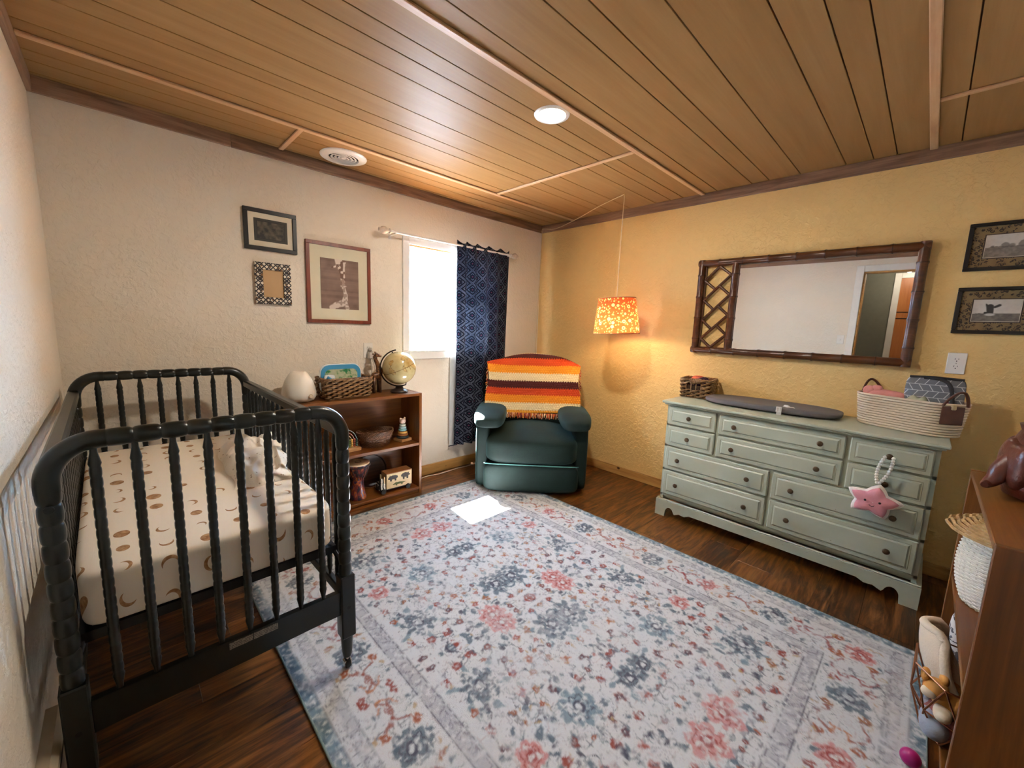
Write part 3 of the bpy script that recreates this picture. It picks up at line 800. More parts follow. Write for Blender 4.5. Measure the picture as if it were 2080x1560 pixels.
# bottom shelf
ZB = .052
dj = thing('djembe_drum', 'small painted djembe drum with a pale skin on the bookcase floor', 'drum', (1.165, 2.755, ZB))
t = NT('painted_drum'); x, y, z_ = t.xyz(t.co()); nn = t.noise(t.map(t.co(), (1, 1, .6)), 24, 3)
M_DRUM = t.fin(t.ramp(nn, [(.32, srgb(34, 28, 46)), (.44, srgb(112, 44, 42)), (.52, srgb(170, 96, 48)), (.60, srgb(82, 66, 104)), (.72, srgb(150, 132, 126))], 'CONSTANT'), .3)
obj('body', MB().lathe([(.058, 0), (.060, .012), (.052, .030), (.044, .090), (.041, .130), (.046, .150), (.066, .190), (.082, .235), (.084, .262)], 36), M_DRUM, dj, 60)
obj('skin', MB().lathe([(.084, .262), (.083, .270), (.060, .272), (.001, .272)], 36, cap=False), plain('drum_skin', (206, 184, 152), .6), dj, 50)
obj('hoop', MB().tube([(.087*math.cos(a), .087*math.sin(a), .248) for a in np.linspace(0, 2*math.pi, 33)[:-1]], .004, 6, closed=True), plain('drum_rope', (58, 44, 40), .8), dj)
rp = MB()
for i in range(18):
    a = 2*math.pi*i/18; b = a+math.pi/18
    rp.tube([(.088*math.cos(a), .088*math.sin(a), .248), (.070*math.cos(b), .070*math.sin(b), .195), (.047*math.cos(b), .047*math.sin(b), .148)], .0026, 5)
obj('tension_ropes', rp, plain('drum_rope', (58, 44, 40), .8), dj)
obj('skin_emblem', MB().tube([(.022*math.cos(a)+.005, .018*math.sin(a), .2725) for a in np.linspace(0, 2*math.pi, 20)[:-1]], .0022, 5, closed=True), plain('emblem_ink', (70, 54, 44), .7), dj)
tk = thing('toy_truck', 'wooden safari toy truck with a zebra striped cab in the bookcase', 'toy', (1.455, 2.735, ZB), math.radians(-2))
M_TLW = plain('toy_light_wood', (214, 190, 146), .5); M_TDW = wood('toy_dark_wood', (104, 60, 28), (138, 86, 46), (156, 104, 60), 0, 3, .5)
obj('chassis', MB().box(-.140, .112, -.036, .040, .020, .030), M_BLACK, tk, None)
cg = obj('cargo_box', MB().box(-.095, .112, -.046, .046, .030, .145, .003), M_TLW, tk, None)
obj('roof', MB().box(-.097, .114, -.048, .048, .145, .151, .002), M_TDW, cg, None)
def blob(cx, cz, rx, rz_, seed, n=26):
    rr = random.Random(seed); ph = [rr.random()*6 for _ in range(4)]
    return [(cz+rz_*(1+.22*math.sin(3*a+ph[0])+.12*math.sin(5*a+ph[1]))*math.sin(a), cx+rx*(1+.16*math.sin(2*a+ph[2])+.14*math.sin(4*a+ph[3]))*math.cos(a)) for a in np.linspace(0, 2*math.pi, n+1)[:-1]]
HIPPO = [(-.98, .10), (-.95, -.25), (-.62, -.35), (-.55, -.95), (-.28, -.95), (-.25, -.42), (.30, -.42), (.34, -.95), (.62, -.95), (.66, -.30), (.98, .0), (.90, .55), (.50, .85), (-.10, .90), (-.45, .70), (-.60, .92), (-.72, .60)]
RHINO = [(-.95, -.10), (-.60, -.25), (-.55, -1.0), (-.25, -1.0), (-.22, -.45), (.22, -.45), (.26, -1.0), (.58, -1.0), (.62, -.15), (.95, -.05), (1.05, .35), (.88, .20), (.72, .50), (.80, .85), (.52, .65), (.0, .90), (-.60, .75), (-.95, .35)]
CROC = [(-1.0, .10), (-.98, -.25), (-.55, -.30), (-.50, -.95), (-.35, -.95), (-.32, -.35), (.30, -.38), (.36, -.95), (.50, -.95), (.52, -.30), (1.05, .05), (.60, .35), (.10, .70), (-.35, .65), (-.55, .85), (-.62, .50)]
for cx, cz, rx, rz_, c, sd, sil in ((-.044, .110, .040, .024, (44, 38, 36), 4, HIPPO), (.058, .110, .038, .027, (50, 36, 26), 9, RHINO), (.006, .060, .052, .015, (84, 92, 44), 2, CROC)):
    obj('animal_cutout', MB().prism([(cz+rz_*q, cx+rx*p) for p, q in sil][::-1], -.0485, -.0455, 'y'), plain('cutout_%d' % sd, c, .6), cg, None)
t = NT('zebra_stripes'); x, y, z_ = t.xyz(t.co()); wv = t.ma('FRACT', t.ma('ADD', t.ma('MULTIPLY', x, 46.0), t.ma('MULTIPLY', t.noise(t.co(), 20, 1), 1.4)))
M_ZEB = t.fin(t.mix(t.step(wv, .5), srgb(20, 18, 18), srgb(226, 222, 214)), .45)
obj('cab', MB().box(-.146, -.098, -.040, .040, .026, .078, .006), M_ZEB, tk, None)
obj('windscreen_post', MB().box(-.112, -.104, -.038, -.026, .078, .128).box(-.112, -.104, .026, .038, .078, .128), M_TLW, tk, None)
zb = obj('zebra_head', MB().puff((-.128, -.028, .098), (.018, .010, .022), 2.4, 6), M_ZEB, tk, 180)
for a in (-.120, .078):
    for s_ in (-1, 1):
        obj('wheel', MB().lathe([(.006, -.008), (.018, -.008), (.020, 0), (.018, .008), (.006, .008)], 20, (s_*.044, a, .020) if False else (0, 0, 0), 'y').xf(Matrix.Translation((a, s_*.047, .020))), M_RUBBER, tk, 40)
tb = thing('round_tray', 'round dark wooden tray leaning against the back of the bookcase', 'tray', (1.325, 2.905, ZB))
trm = MB().lathe([(.001, .004), (.115, .004), (.126, .012), (.130, .026), (.124, .027), (.118, .012), (.001, .010)], 40, axis='z', cap=False)
trm.xf(Matrix.Translation((0, -.006, .129)) @ Matrix.Rotation(math.radians(81), 4, 'X'))
obj('dish', trm, wood('dark_tray_wood', (40, 26, 18), (66, 44, 32), (92, 66, 48), 0, 2, .35), tb, 60)

# wall socket, adapters, cord beside the window
def outlet(label, loc, face, group=None):
    w = thing('wall_outlet', label, 'outlet', loc, 0 if face == 'y' else math.radians(-90), group)
    M = plain('outlet_white', (228, 224, 216), .35, var=.02); D = plain('outlet_slot', (30, 28, 26), .6)
    obj('plate', MB().box(-.0365, .0365, -.006, 0, -.0575, .0575, .003), M, w, None)
    for z in (.0195, -.0195):
        f = obj('receptacle', MB().prism([(z+.0145*math.sin(a)*(1 if abs(math.sin(a)) < .82 else .82/abs(math.sin(a))), .0165*math.cos(a)) for a in np.linspace(0, 2*math.pi, 29)[:-1]], -.0078, -.004, 'y'), M, w, None)
        obj('slot', MB().box(-.0075, -.0055, -.0084, -.0076, z+.000, z+.009).box(.0055, .0075, -.0084, -.0076, z+.001, z+.008).lathe([(.0026, -.0084), (.0026, -.0076)], 10, (0, 0, z-.007), 'y'), D, f, None)
    obj('screw', MB().lathe([(.003, -.0072), (.003, -.005)], 10, (0, 0, 0), 'y'), plain('screw_steel', (170, 166, 158), .4, .8), w, None)
    return w
outlet('white wall outlet with a plug adapter above the bookcase', (1.352, YA, 1.108), 'y')
ad = thing('plug_adapter', 'white power adapter with a hanging cord in the outlet by the window', 'adapter', (1.358, YA-.010, 1.085))
M_ADP = plain('adapter_white', (196, 188, 180), .4, var=.03)
obj('block', MB().box(-.019, .021, -.042, -.001, -.040, .016, .006), M_ADP, ad, None)
obj('plug_head', MB().box(-.012, .014, -.034, -.001, .018, .044, .008), M_ADP, ad, None)
obj('cord', MB().tube([(.000, -.022, -.040), (.004, -.024, -.10), (.010, -.022, -.18), (.012, -.020, -.27)], .0025, 6), M_ADP, ad)
obj('cord', MB().tube([(.014, -.020, -.040), (.026, -.026, -.09), (.034, -.024, -.16), (.036, -.018, -.27)], .0022, 6), M_ADP, ad)
fc = obj('floor_cord', MB().tube([(1.640, 2.900, .006), (1.75, 2.895, .006), (1.85, 2.905, .006), (1.95, 2.885, .006), (2.06, 2.895, .006), (2.16, 2.905, .006), (2.27, 2.895, .006), (2.38, 2.91, .006), (2.46, 2.915, .006)], .0048, 8), plain('cord_white', (214, 204, 190), .5), None, 60)
tag(fc, 'white power cord lying on the floor along the baseboard', 'cord')
# ------------------------------------------------------------------ pictures on the window wall
def frame_mb(w, h, bw, d, b=.002):
    m = MB()
    m.box(-w/2, w/2, -d, 0, h/2-bw, h/2, b); m.box(-w/2, w/2, -d, 0, -h/2, -h/2+bw, b)
    m.box(-w/2, -w/2+bw, -d, 0, -h/2+bw, h/2-bw, b); m.box(w/2-bw, w/2, -d, 0, -h/2+bw, h/2-bw, b); return m
M_MAT = plain('cream_mat_board', (206, 198, 172), .8, var=.02)
M_PGLASS = M_GLASS
def picture(label, loc, w, h, bw, fmat, mat_in, art, pw, ph, rz=0.0, depth=.018, tilt=0.0, matm=None, px=0.0, pz=0.0):
    p = thing('framed_picture', label, 'picture', loc, rz)
    p.rotation_euler = (0, tilt, rz)
    obj('frame', frame_mb(w, h, bw, depth), fmat, p, None)
    if matm is not None: obj('mat', MB().box(-w/2+bw, w/2-bw, -depth*.55, -.001, -h/2+bw, h/2-bw), matm, p, None)
    ny, nx = art.shape[:2]
    painted('print', pw, ph, nx, ny, art, 'y', p, .55, (px, -depth*.55-.0012, pz))
    return p
def canvas(ny, nx): return np.zeros((ny, nx, 3), np.float32)
def yx(ny, nx):     # v up, u right, 0..1
    v, u = np.mgrid[0:ny, 0:nx]; return v/(ny-1), u/(nx-1)
def soft(d, e): return np.clip(.5-d/e, 0, 1)[..., None]
def capsule(u, v, a, b, ra, rb, asp=1.0):
    ax, ay = a; bx, by = b; ax *= asp; bx *= asp; x = u*asp; y = v
    dx, dy = bx-ax, by-ay; t = np.clip(((x-ax)*dx+(y-ay)*dy)/(dx*dx+dy*dy+1e-9), 0, 1)
    return np.hypot(x-ax-t*dx, y-ay-t*dy)-(ra+(rb-ra)*t)
def blobs(shape, u, v, asp): return np.min([capsule(u, v, *s, asp=asp) for s in shape], axis=0)

# giraffes: a grown one bending down from the top to a young one
ny, nx = 150, 116; v, u = yx(ny, nx); asp = .265/.342
n1 = vnoise(ny, nx, 26, 1); st = vnoise(ny, 4, 9, 2)[:, :1]
art = lin(92, 70, 58)+(lin(146, 118, 104)-lin(92, 70, 58))*np.clip(.55*st+.5*n1-.1, 0, 1)[..., None]
big = blobs([((.50, 1.04), (.52, .90), .110, .095), ((.52, .92), (.57, .70), .085, .052), ((.57, .70), (.58, .58), .052, .046), ((.40, .86), (.29, .83), .018, .012), ((.62, .93), (.66, .97), .02, .01)], u, v, asp)
sml = blobs([((.59, .50), (.585, .44), .034, .036), ((.52, .475), (.66, .475), .010, .010), ((.60, .43), (.64, .30), .030, .036), ((.64, .30), (.62, .18), .040, .060), ((.60, .14), (.40, .08), .070, .060), ((.40, .10), (.28, .03), .050, .060), ((.62, .16), (.68, .03), .050, .040)], u, v, asp)
pt = vnoise(ny, nx, 7, 4, 1)
pale, brn = lin(206, 190, 176), lin(104, 76, 62)
bodyc = pale+(brn-pale)*np.clip((pt-.46)*14, 0, 1)[..., None]
bodys = lin(196, 178, 164)+(brn-lin(196, 178, 164))*(np.clip((vnoise(ny, nx, 5, 8, 1)-.5)*10, 0, 1)*.6)[..., None]
art = art*(1-soft(big, .012))+bodyc*soft(big, .012); art = art*(1-soft(sml, .012))+bodys*soft(sml, .012)
muz = capsule(u, v, (.575, .585), (.585, .555), .036, .030, asp); art = art*(1-soft(muz, .01))+lin(150, 126, 112)*soft(muz, .01)
eye = np.hypot((u-.47)*asp, v-.865)-.012; art = art*(1-soft(eye, .006))+lin(40, 28, 24)*soft(eye, .006)
M_REDW = wood('red_brown_frame_wood', (78, 30, 16), (112, 48, 26), (130, 62, 36), 2, 2, .35)
picture('red brown framed photograph of a giraffe nuzzling its calf', (1.151, YA, 1.578), .446, .546, .024, M_REDW, None, art, .264, .342, matm=M_MAT, pz=-.003)
# dark framed print
ny, nx = 60, 84; v, u = yx(ny, nx); n1 = vnoise(ny, nx, 10, 12, 3)
art = lin(44, 40, 34)+(lin(104, 94, 76)-lin(44, 40, 34))*(np.clip(n1*1.7-.55, 0, 1)*((abs(u-.5) < .40) & (abs(v-.5) < .37)))[..., None]
edge = ((abs(u-.5) > .42) | (abs(v-.5) > .40))[..., None]; art = np.where(edge, lin(58, 54, 46), art)
M_BLKF = plain('black_frame_wood', (22, 18, 18), .35, var=.15)
picture('small black frame with a wide cream mat round a dark print', (.731, YA, 1.861), .294, .245, .024, M_BLKF, None, art, .185, .133, matm=plain('ivory_mat_board', (214, 204, 182), .8, var=.02), tilt=0)
# patterned empty frame
ny, nx = 30, 24; art = np.ones((ny, nx, 3), np.float32)*lin(186, 150, 106)*(0.93+.1*vnoise(ny, nx, 8, 3)[..., None])
t = NT('mosaic_frame'); o = t.co(); x, y, z = t.xyz(o)
cu = t.ma('ABSOLUTE', t.ma('SUBTRACT', t.ma('FRACT', t.ma('MULTIPLY', x, 20.0)), .5)); cz = t.ma('ABSOLUTE', t.ma('SUBTRACT', t.ma('FRACT', t.ma('MULTIPLY', z, 19.6)), .5))
dia = t.ma('ABSOLUTE', t.ma('SUBTRACT', t.ma('ADD', cu, cz), .42)); dd = t.step(dia, .10, .02)
dd2 = t.ma('MULTIPLY', t.step(t.ma('ADD', cu, cz), .24), t.step(t.ma('ABSOLUTE', t.ma('SUBTRACT', cu, cz)), .09))
ww = t.ma('MULTIPLY', dd, dd2)
tri = t.step(t.vor(o, 46), .36)
M_MOS = t.fin(t.mix(t.ma('MULTIPLY', ww, 1.0), srgb(34, 24, 26), t.mix(tri, srgb(120, 84, 46), srgb(216, 204, 184))), .4)
picture('small empty frame with a black and white inlaid pattern', (.731, YA, 1.539), .203, .255, .044, M_MOS, None, art, .118, .170, depth=.022, matm=plain('kraft_paper', (186, 150, 106), .8))

# ------------------------------------------------------------------ curtain rod and curtain
rod = thing('curtain_rod', 'white curtain rod with turned finials above the window', 'curtain rod', (2.112, YA-.09, 1.990))
M_ROD = plain('rod_white_enamel', (226, 222, 216), .3, var=.03); M_FIN = plain('finial_whitewash', (200, 184, 170), .5, var=.15, scale=60)
obj('rod_tube', MB().lathe([(.0085, -.625), (.0085, .625)], 16, axis='x'), M_ROD, rod, 50)
for s_ in (-1, 1):
    f = MB().lathe([(.009, 0), (.017, .004), (.018, .012), (.012, .018), (.013, .026), (.024, .040), (.028, .056), (.024, .072), (.013, .082), (.010, .088), (.014, .094), (.001, .100)], 24, axis='x')
    if s_ < 0: f.xf(Matrix.Scale(-1, 4, (1, 0, 0)))
    fo = obj('finial', f, M_FIN, rod, 50); fo.location = (s_*.612, 0, 0)
    obj('bracket', MB().box(s_*.575-.005, s_*.575+.005, -.010, .090, -.016, -.008).box(s_*.575-.012, s_*.575+.012, .086, .090, -.04, .02).lathe([(.013, -.006), (.013, .006)], 16, (s_*.575, 0, 0), 'x'), M_ROD, rod, None)
cu = thing('curtain', 'navy curtain with a grey diamond lattice print hanging beside the window', 'curtain', (2.405, YA-.088, 0))
CW, ZT0, ZB0 = .610, 2.022, .235
def fold(u, v):
    ph = 2*math.pi*(5.2*u+.18*math.sin(5*u)); a = .012+.024*min(1, (1-v)*3+.25)
    x = (u-.5)*CW*(1.0-.03*math.sin(v*3)) + .010*math.sin(ph*.5+v*4)*(1-v)
    top = .0 + (.014*math.sin(ph+.6) if v > .985 else 0)
    return (x, a*math.sin(ph)*(.55+.45*math.sin(3*u+1)), ZB0+v*(ZT0-ZB0)+top+.012*math.sin(9*u)*(1-v))
t = NT('navy_lattice_cloth'); uv = t.co('UV'); ux, uy, uz = t.xyz(uv)
a_ = t.ma('FRACT', t.ma('ADD', ux, uy)); b_ = t.ma('FRACT', t.ma('SUBTRACT', ux, uy))
da = t.ma('ABSOLUTE', t.ma('SUBTRACT', a_, .5)); db_ = t.ma('ABSOLUTE', t.ma('SUBTRACT', b_, .5))
mm_ = t.ma('MAXIMUM', da, db_)
inner = t.ma('MULTIPLY', t.step(mm_, .215, .012), t.ma('LESS_THAN', mm_, .28))
gapq = t.step(t.ma('MINIMUM', da, db_), .05, .01)
lines = t.ma('MAXIMUM', t.ma('MULTIPLY', t.step(mm_, .425, .012), t.ma('LESS_THAN', mm_, .485)), t.ma('MULTIPLY', inner, gapq))
dot = t.ma('LESS_THAN', mm_, .055)
wash = t.noise(t.co(), 9, 3)
grey = t.ramp(wash, [(.3, srgb(52, 56, 68)), (.7, srgb(98, 102, 112))])
col = t.mix(lines, srgb(9, 12, 24), grey); col = t.mix(dot, col, srgb(104, 44, 66))
t.fin(col, .85, 0, .15); t.translucent(t.mix(.2, col, srgb(60, 80, 110)), .07); M_CURT = t.m
def uvmesh(mb, name, mat, uvf):
    me = mb.mesh(name, mat, 180); l = me.uv_layers.new(name='uv')
    co = np.array(mb.uvs); idx = np.zeros(len(me.loops), np.int32); me.loops.foreach_get('vertex_index', idx)
    l.data.foreach_set('uv', co[idx].astype(np.float32).ravel()); return me
nu, nv = 150, 70
cm = MB().grid(fold, nu, nv); cm.uvs = [(i/(nu-1)*7.5, j/(nv-1)*16.0) for j in range(nv) for i in range(nu)]
obj('fabric', uvmesh(cm, 'fabric', M_CURT, None), None, cu)
t = NT('curtain_lining'); t.fin(srgb(214, 216, 216), .8, 0, .2); t.translucent(srgb(220, 226, 232), .45)
lm = MB().grid(lambda u, v: ((u-.5)*CW*.96-.030, .050+.004*math.sin(16*u), ZB0-.006+v*(ZT0-.04-ZB0)), 60, 12)
obj('lining', lm, t.m, cu, 180)
obj('hem', MB().tube([((u-.5)*CW*.96-.032, .049, ZB0-.006) for u in np.linspace(0, .16, 6)], .004, 6), plain('navy_hem', (16, 20, 40), .85), cu)

# ------------------------------------------------------------------ recliner in the corner
A0 = Vector((2.018, 2.350, 0)); dv = Vector((.694, -.720, 0)); nv_ = Vector((.720, .694, 0))
RO = A0+dv*.372
rec = thing('recliner', 'dark green velvet recliner with padded arms in the room corner', 'armchair', (RO.x, RO.y, 0), math.radians(-46.08))
def velvet():
    t = NT('green_dotted_velvet'); o = t.co()
    d = t.vor(o, 85, rand=.35); dots = t.step(d, .34, .05)
    n = t.noise(o, 6, 3)
    base = t.ramp(n, [(.3, srgb(13, 27, 24)), (.7, srgb(20, 39, 35))])
    col = t.mix(dots, t.mix(.55, base, srgb(10, 24, 26)), base)
    return t.fin(col, .75, 0, .25, **{'Sheen Weight': .18, 'Sheen Roughness': .35, 'Sheen Tint': srgb(150, 205, 205)})
M_VEL = velvet()
def sag(k):
    def f(x, y, z):
        return (x, y, z + (k*(1-x*x)*(1-y*y) if z > 0 else 0))
    return f
obj('base', MB().box(-.36, .36, .06, .78, .012, .10), plain('chair_base_black', (16, 18, 18), .8), rec, None)
obj('footrest_panel', MB().puff((0, .035, .137), (.378, .075, .113), 7, 14), M_VEL, rec, 180)
obj('seat', MB().puff((0, .26, .355), (.375, .315, .110), 5.5, 18, sag(.62)), M_VEL, rec, 180)
for s_ in (-1, 1):
    a = obj('arm', MB().puff((s_*.395, .350, .300), (.060, .305, .285), 8, 12), M_VEL, rec, 180)
    def droop(x, y, z, s_=s_):
        f = max(0.0, -y-.35)/.65
        return (x, y, z*(1-.10*f)-.55*f*f+(.25*(1-x*x) if z > 0 else 0))
    obj('arm_pad', MB().puff((s_*.350, .300, .588), (.128, .310, .056), 4.0, 16, droop), M_VEL, a, 180)
def backf(x, y, z):
    zz = z; top = max(0.0, z)
    return (x*(1-.06*top), y*(1-.25*top)+.62*(z+1)*.5*1.55 - .15*(1-x*x), zz-.20*top*x*x)
obj('backrest', MB().puff((0, .520, .700), (.400, .135, .360), 6, 18, backf), M_VEL, rec, 180)
pip = plain('velvet_piping', (64, 112, 108), .7)
obj('piping', MB().tube([(.372*math.copysign(abs(math.cos(a))**.28, math.cos(a)), -.045+.012*math.cos(a)**2, .255+.0*a) for a in np.linspace(math.pi, 2*math.pi, 30)], .005, 6), pip, rec)
obj('release_handle', MB().tube([(-.475, .20, .16), (-.490, .20, .165), (-.492, .17, .175)], .010, 8), plain('handle_wood', (150, 104, 70), .5), rec)

# crocheted blanket over the back: rests on a smooth surface that follows the chair back
def back_pt(x, s_):
    """x across, s_ metres from the lower front edge up the front, over the top and down behind"""
    xx = x/.40; top = 1.080-.088*xx*xx
    zf = .585+s_
    L1 = top-.585
    if s_ < L1:
        z = .585+s_; y = .385+.150*(z-.585)/.5-.020*(1-xx*xx)
        e = max(0, (s_-(L1-.07))/.07); y += .028*e*e
        return Vector((x, y, z-.012*e*e))
    r = (s_-L1)
    if r < .20:
        a = r/.20*math.pi*.5; y0 = .385+.150*(L1)/.5-.020*(1-xx*xx)+.028
        return Vector((x, y0+.115*math.sin(a), top-.012+.010*math.sin(a*2)-.035*(1-math.cos(a))))
    return Vector((x, .385+.150*L1/.5+.143-.02*(1-xx*xx), top-.047-(r-.20)))
STR = [(216, 150, 40), (228, 208, 164), (224, 138, 26), (196, 66, 20), (74, 20, 18), (228, 208, 164), (228, 146, 30), (204, 72, 22), (74, 20, 18), (226, 206, 160), (222, 138, 28)]
SW = [.022, .062, .064, .058, .062, .066, .066, .060, .062, .06, .06]
nu, nvv = 150, 170; LT = sum(SW)
cum = np.cumsum([0]+SW)
g = MB(); cols = []
ex = lambda s_: .405+.012*math.sin(s_*17)
for j in range(nvv):
    s_ = j/(nvv-1)*LT; w = ex(s_)
    for i in range(nu):
        x = (i/(nu-1)*2-1)*w
        dip = -.020*math.exp(-((x-.10)/.05)**2)*max(0, 1-s_/.2)
        p = back_pt(x, max(0, s_)); q = back_pt(x, s_+.004); q2 = back_pt(x+.004, s_)
        nrm = (q2-p).cross(q-p).normalized()
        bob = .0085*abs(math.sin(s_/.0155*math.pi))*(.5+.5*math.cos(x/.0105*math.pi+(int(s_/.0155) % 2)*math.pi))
        wav = .006*math.sin(x*16+s_*6)
        g.v.append(tuple(p+nrm*(.014+bob+wav*.6)+Vector((0, 0, .006*math.sin(x*9)))))
        sj = s_ + .004*math.sin(x*12) + .004*math.cos(x/.0105*math.pi)
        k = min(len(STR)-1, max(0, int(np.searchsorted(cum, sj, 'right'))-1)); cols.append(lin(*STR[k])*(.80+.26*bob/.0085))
g.f = [(j*nu+i, j*nu+i+1, (j+1)*nu+i+1, (j+1)*nu+i) for j in range(nvv-1) for i in range(nu-1)]
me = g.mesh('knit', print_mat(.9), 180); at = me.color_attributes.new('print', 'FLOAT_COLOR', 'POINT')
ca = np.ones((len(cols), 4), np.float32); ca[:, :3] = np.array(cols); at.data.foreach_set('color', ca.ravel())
af = thing('crochet_blanket', 'orange, maroon and cream striped crochet blanket draped over the recliner back', 'blanket', rec.location, rec.rotation_euler.z)
obj('knit', me, None, af)
fr_mats = [plain('yarn_%d' % i, c, .9) for i, c in enumerate([(196, 92, 48), (120, 40, 34), (220, 190, 150), (206, 130, 50)])]
fr4 = [MB() for _ in range(4)]
for i in range(92):
    x = (i/91*2-1)*.398; p = back_pt(x, 0)+Vector((0, -.018, .004))
    for k in range(2):
        q = p+Vector((R.uniform(-.008, .008), R.uniform(-.012, .0), -R.uniform(.032, .050))); m_ = p*.5+q*.5+Vector((R.uniform(-.006, .006), -.008, 0))
        fr4[R.randrange(4)].tube([p, m_, q], .0030, 5)
for s2 in (-1, 1):
    for i in range(30):
        p = back_pt(s2*.405, i/29*.42)+Vector((0, -.012, 0))
        q = p+Vector((s2*R.uniform(.008, .020), -.004, -R.uniform(.008, .03))); fr4[R.randrange(4)].tube([p, q], .0030, 5)
for m_, mt_ in zip(fr4, fr_mats):
    f_ = obj('fringe', m_, mt_, af, 60); f_['kind'] = 'stuff'

# ------------------------------------------------------------------ hanging lamp
HK = Vector((2.852, 1.770, ZC))
lp = thing('pendant_lamp', 'hanging lamp with a glowing orange floral drum shade by the yellow wall', 'lamp', (HK.x, HK.y, 0))
M_CORD = plain('lamp_cord_ivory', (206, 184, 146), .6)
obj('hook', MB().tube([(0, 0, ZC), (0, 0, ZC-.014), (.008, 0, ZC-.024), (.014, 0, ZC-.016), (.013, 0, ZC-.008)], .0022, 8), plain('brass_hook', (180, 140, 80), .3, 1.0), lp)
CX = (XB-.012-HK.x, YA-.020-HK.y)
cd = [(.010, .006, 1.585), (.006, .004, 1.90), (.002, .0, 2.2), (.004, 0, ZC-.020), (.01, .03, ZC-.012), (CX[0]*.28, CX[1]*.25, ZC-.020), (CX[0]*.55, CX[1]*.52, ZC-.055), (CX[0]*.82, CX[1]*.80, ZC-.072), (CX[0]-.012, CX[1]-.01, ZC-.035), (CX[0]-.012, CX[1]-.004, ZC-.085), (CX[0]-.012, CX[1], 2.0), (CX[0]-.02, CX[1], 1.6), (CX[0]-.026, CX[1]+.004, 1.2), (CX[0]-.02, CX[1]+.004, .6), (CX[0]-.02, CX[1], .1)]
def smooth_path(pts, k=5):
    out = []
    P = [Vector(p) for p in pts]
    for i in range(len(P)-1):
        a = P[max(0, i-1)]; b = P[i]; c = P[i+1]; d = P[min(len(P)-1, i+2)]
        for j in range(k):
            t_ = j/k; out.append(.5*((2*b)+(c-a)*t_+(2*a-5*b+4*c-d)*t_*t_+(3*b-a-3*c+d)*t_**3))
    return out+[P[-1]]
obj('cord', MB().tube(smooth_path(cd), .0030, 6), M_CORD, lp)
SHC = Vector((.018, .0, 1.440)); shM = Matrix.Translation(SHC) @ Matrix.Rotation(math.radians(-3.0), 4, Vector((1, 1, 0)))
t = NT('orange_floral_shade'); o = t.co(); 
c1 = t.vor(o, 19, rand=.8); fl_ = t.ma('LESS_THAN', c1, .27); ring = t.ma('MULTIPLY', t.step(c1, .27), t.ma('LESS_THAN', c1, .38))
c2 = t.vor(o, 52, rand=.9); lf = t.ma('LESS_THAN', c2, .36)
col = t.mix(lf, srgb(190, 92, 50), srgb(232, 196, 128)); col = t.mix(ring, col, srgb(176, 84, 50)); col = t.mix(fl_, col, srgb(248, 222, 160))
hear = t.ma('LESS_THAN', c1, .10); col = t.mix(hear, col, srgb(150, 92, 44))
t.fin(col, .8, 0, .1); t.translucent(col, .55)
obj('shade', MB().lathe([(.181, -.137), (.1445, .137)], 56, cap=False).xf(shM), t.m, lp, 180)
for r_, z_ in ((.181, -.137), (.1445, .137)):
    obj('shade_rim', MB().tube([(r_*math.cos(a), r_*math.sin(a), z_) for a in np.linspace(0, 2*math.pi, 57)[:-1]], .0028, 6, closed=True).xf(shM), plain('shade_trim', (150, 92, 62), .7), lp, 60)
sp = MB()
for k in range(3):
    a = 2*math.pi*k/3; sp.tube([(.012*math.cos(a), .012*math.sin(a), .115), (.1435*math.cos(a), .1435*math.sin(a), .135)], .0015, 5)
obj('spider', sp.xf(shM), plain('brass_hook', (180, 140, 80), .3, 1.0), lp)
obj('socket', MB().lathe([(.016, .05), (.018, .06), (.018, .12), (.006, .140)], 16).xf(shM), plain('socket_white', (214, 200, 178), .5), lp, 50)
obj('bulb', MB().lathe([(.001, -.062), (.020, -.055), (.030, -.030), (.026, -.005), (.014, .03), (.013, .052)], 20).xf(shM), emit('bulb_glow', (255, 206, 130), 6.0), lp, 60)
lamp('bulb_light', 'POINT', SHC+Vector((0, 0, -.085)), 4.4, (1.0, .70, .38), .03, lp)

# ------------------------------------------------------------------ bamboo mirror
mr = thing('bamboo_mirror', 'long brown bamboo framed mirror with a lattice panel above the dresser', 'mirror', (XB, .682, 1.524))
M_BAM = wood('dark_bamboo', (50, 25, 12), (80, 43, 20), (104, 62, 32), 1, 1.4, .3, .4, spec=.5)
def W(y, z, d=0.0): return (-d, y-.682, z-1.524)
def bamboo(a, b, r, nodes, name, flat=1.0):
    """bamboo pole with swollen nodes at the given fractions"""
    a, b = Vector(a), Vector(b); L = (b-a).length; ts = sorted(set([0, 1]+[min(1, max(0, n+k)) for n in nodes for k in (-.012/L, -.004/L, .004/L, .012/L)]))
    rr = [r*(1.10 if any(abs(t_-n)*L < .006 for n in nodes) else 1.0) for t_ in ts]
    m = MB().tube([a.lerp(b, t_) for t_ in ts], rr, 14, up=(1, 0, 0), flat=flat)
    o = obj(name, m, M_BAM, mr, 40)
    if nodes:
        nd = MB()
        for n in nodes: nd.tube([a.lerp(b, n-.002/L), a.lerp(b, n+.002/L)], r*1.13, 14, up=(1, 0, 0))
        obj('node_ring', nd, plain('bamboo_node', (44, 20, 10), .5), o)
    return o
y0, y1, z0, z1, RB_ = .062, 1.300, 1.178, 1.872, .0245
ny_ = [1.152, .996, .839, .680, .528, .376, .219]
bamboo(W(y1, z1-RB_, .026), W(y0, z1-RB_, .026), RB_, [(y1-k)/(y1-y0) for k in ny_], 'frame_pole')
bamboo(W(y1, z0+RB_, .026), W(y0, z0+RB_, .026), RB_, [(y1-k+.004)/(y1-y0) for k in ny_], 'frame_pole')
nz_ = [1.759, 1.600, 1.445, 1.287]
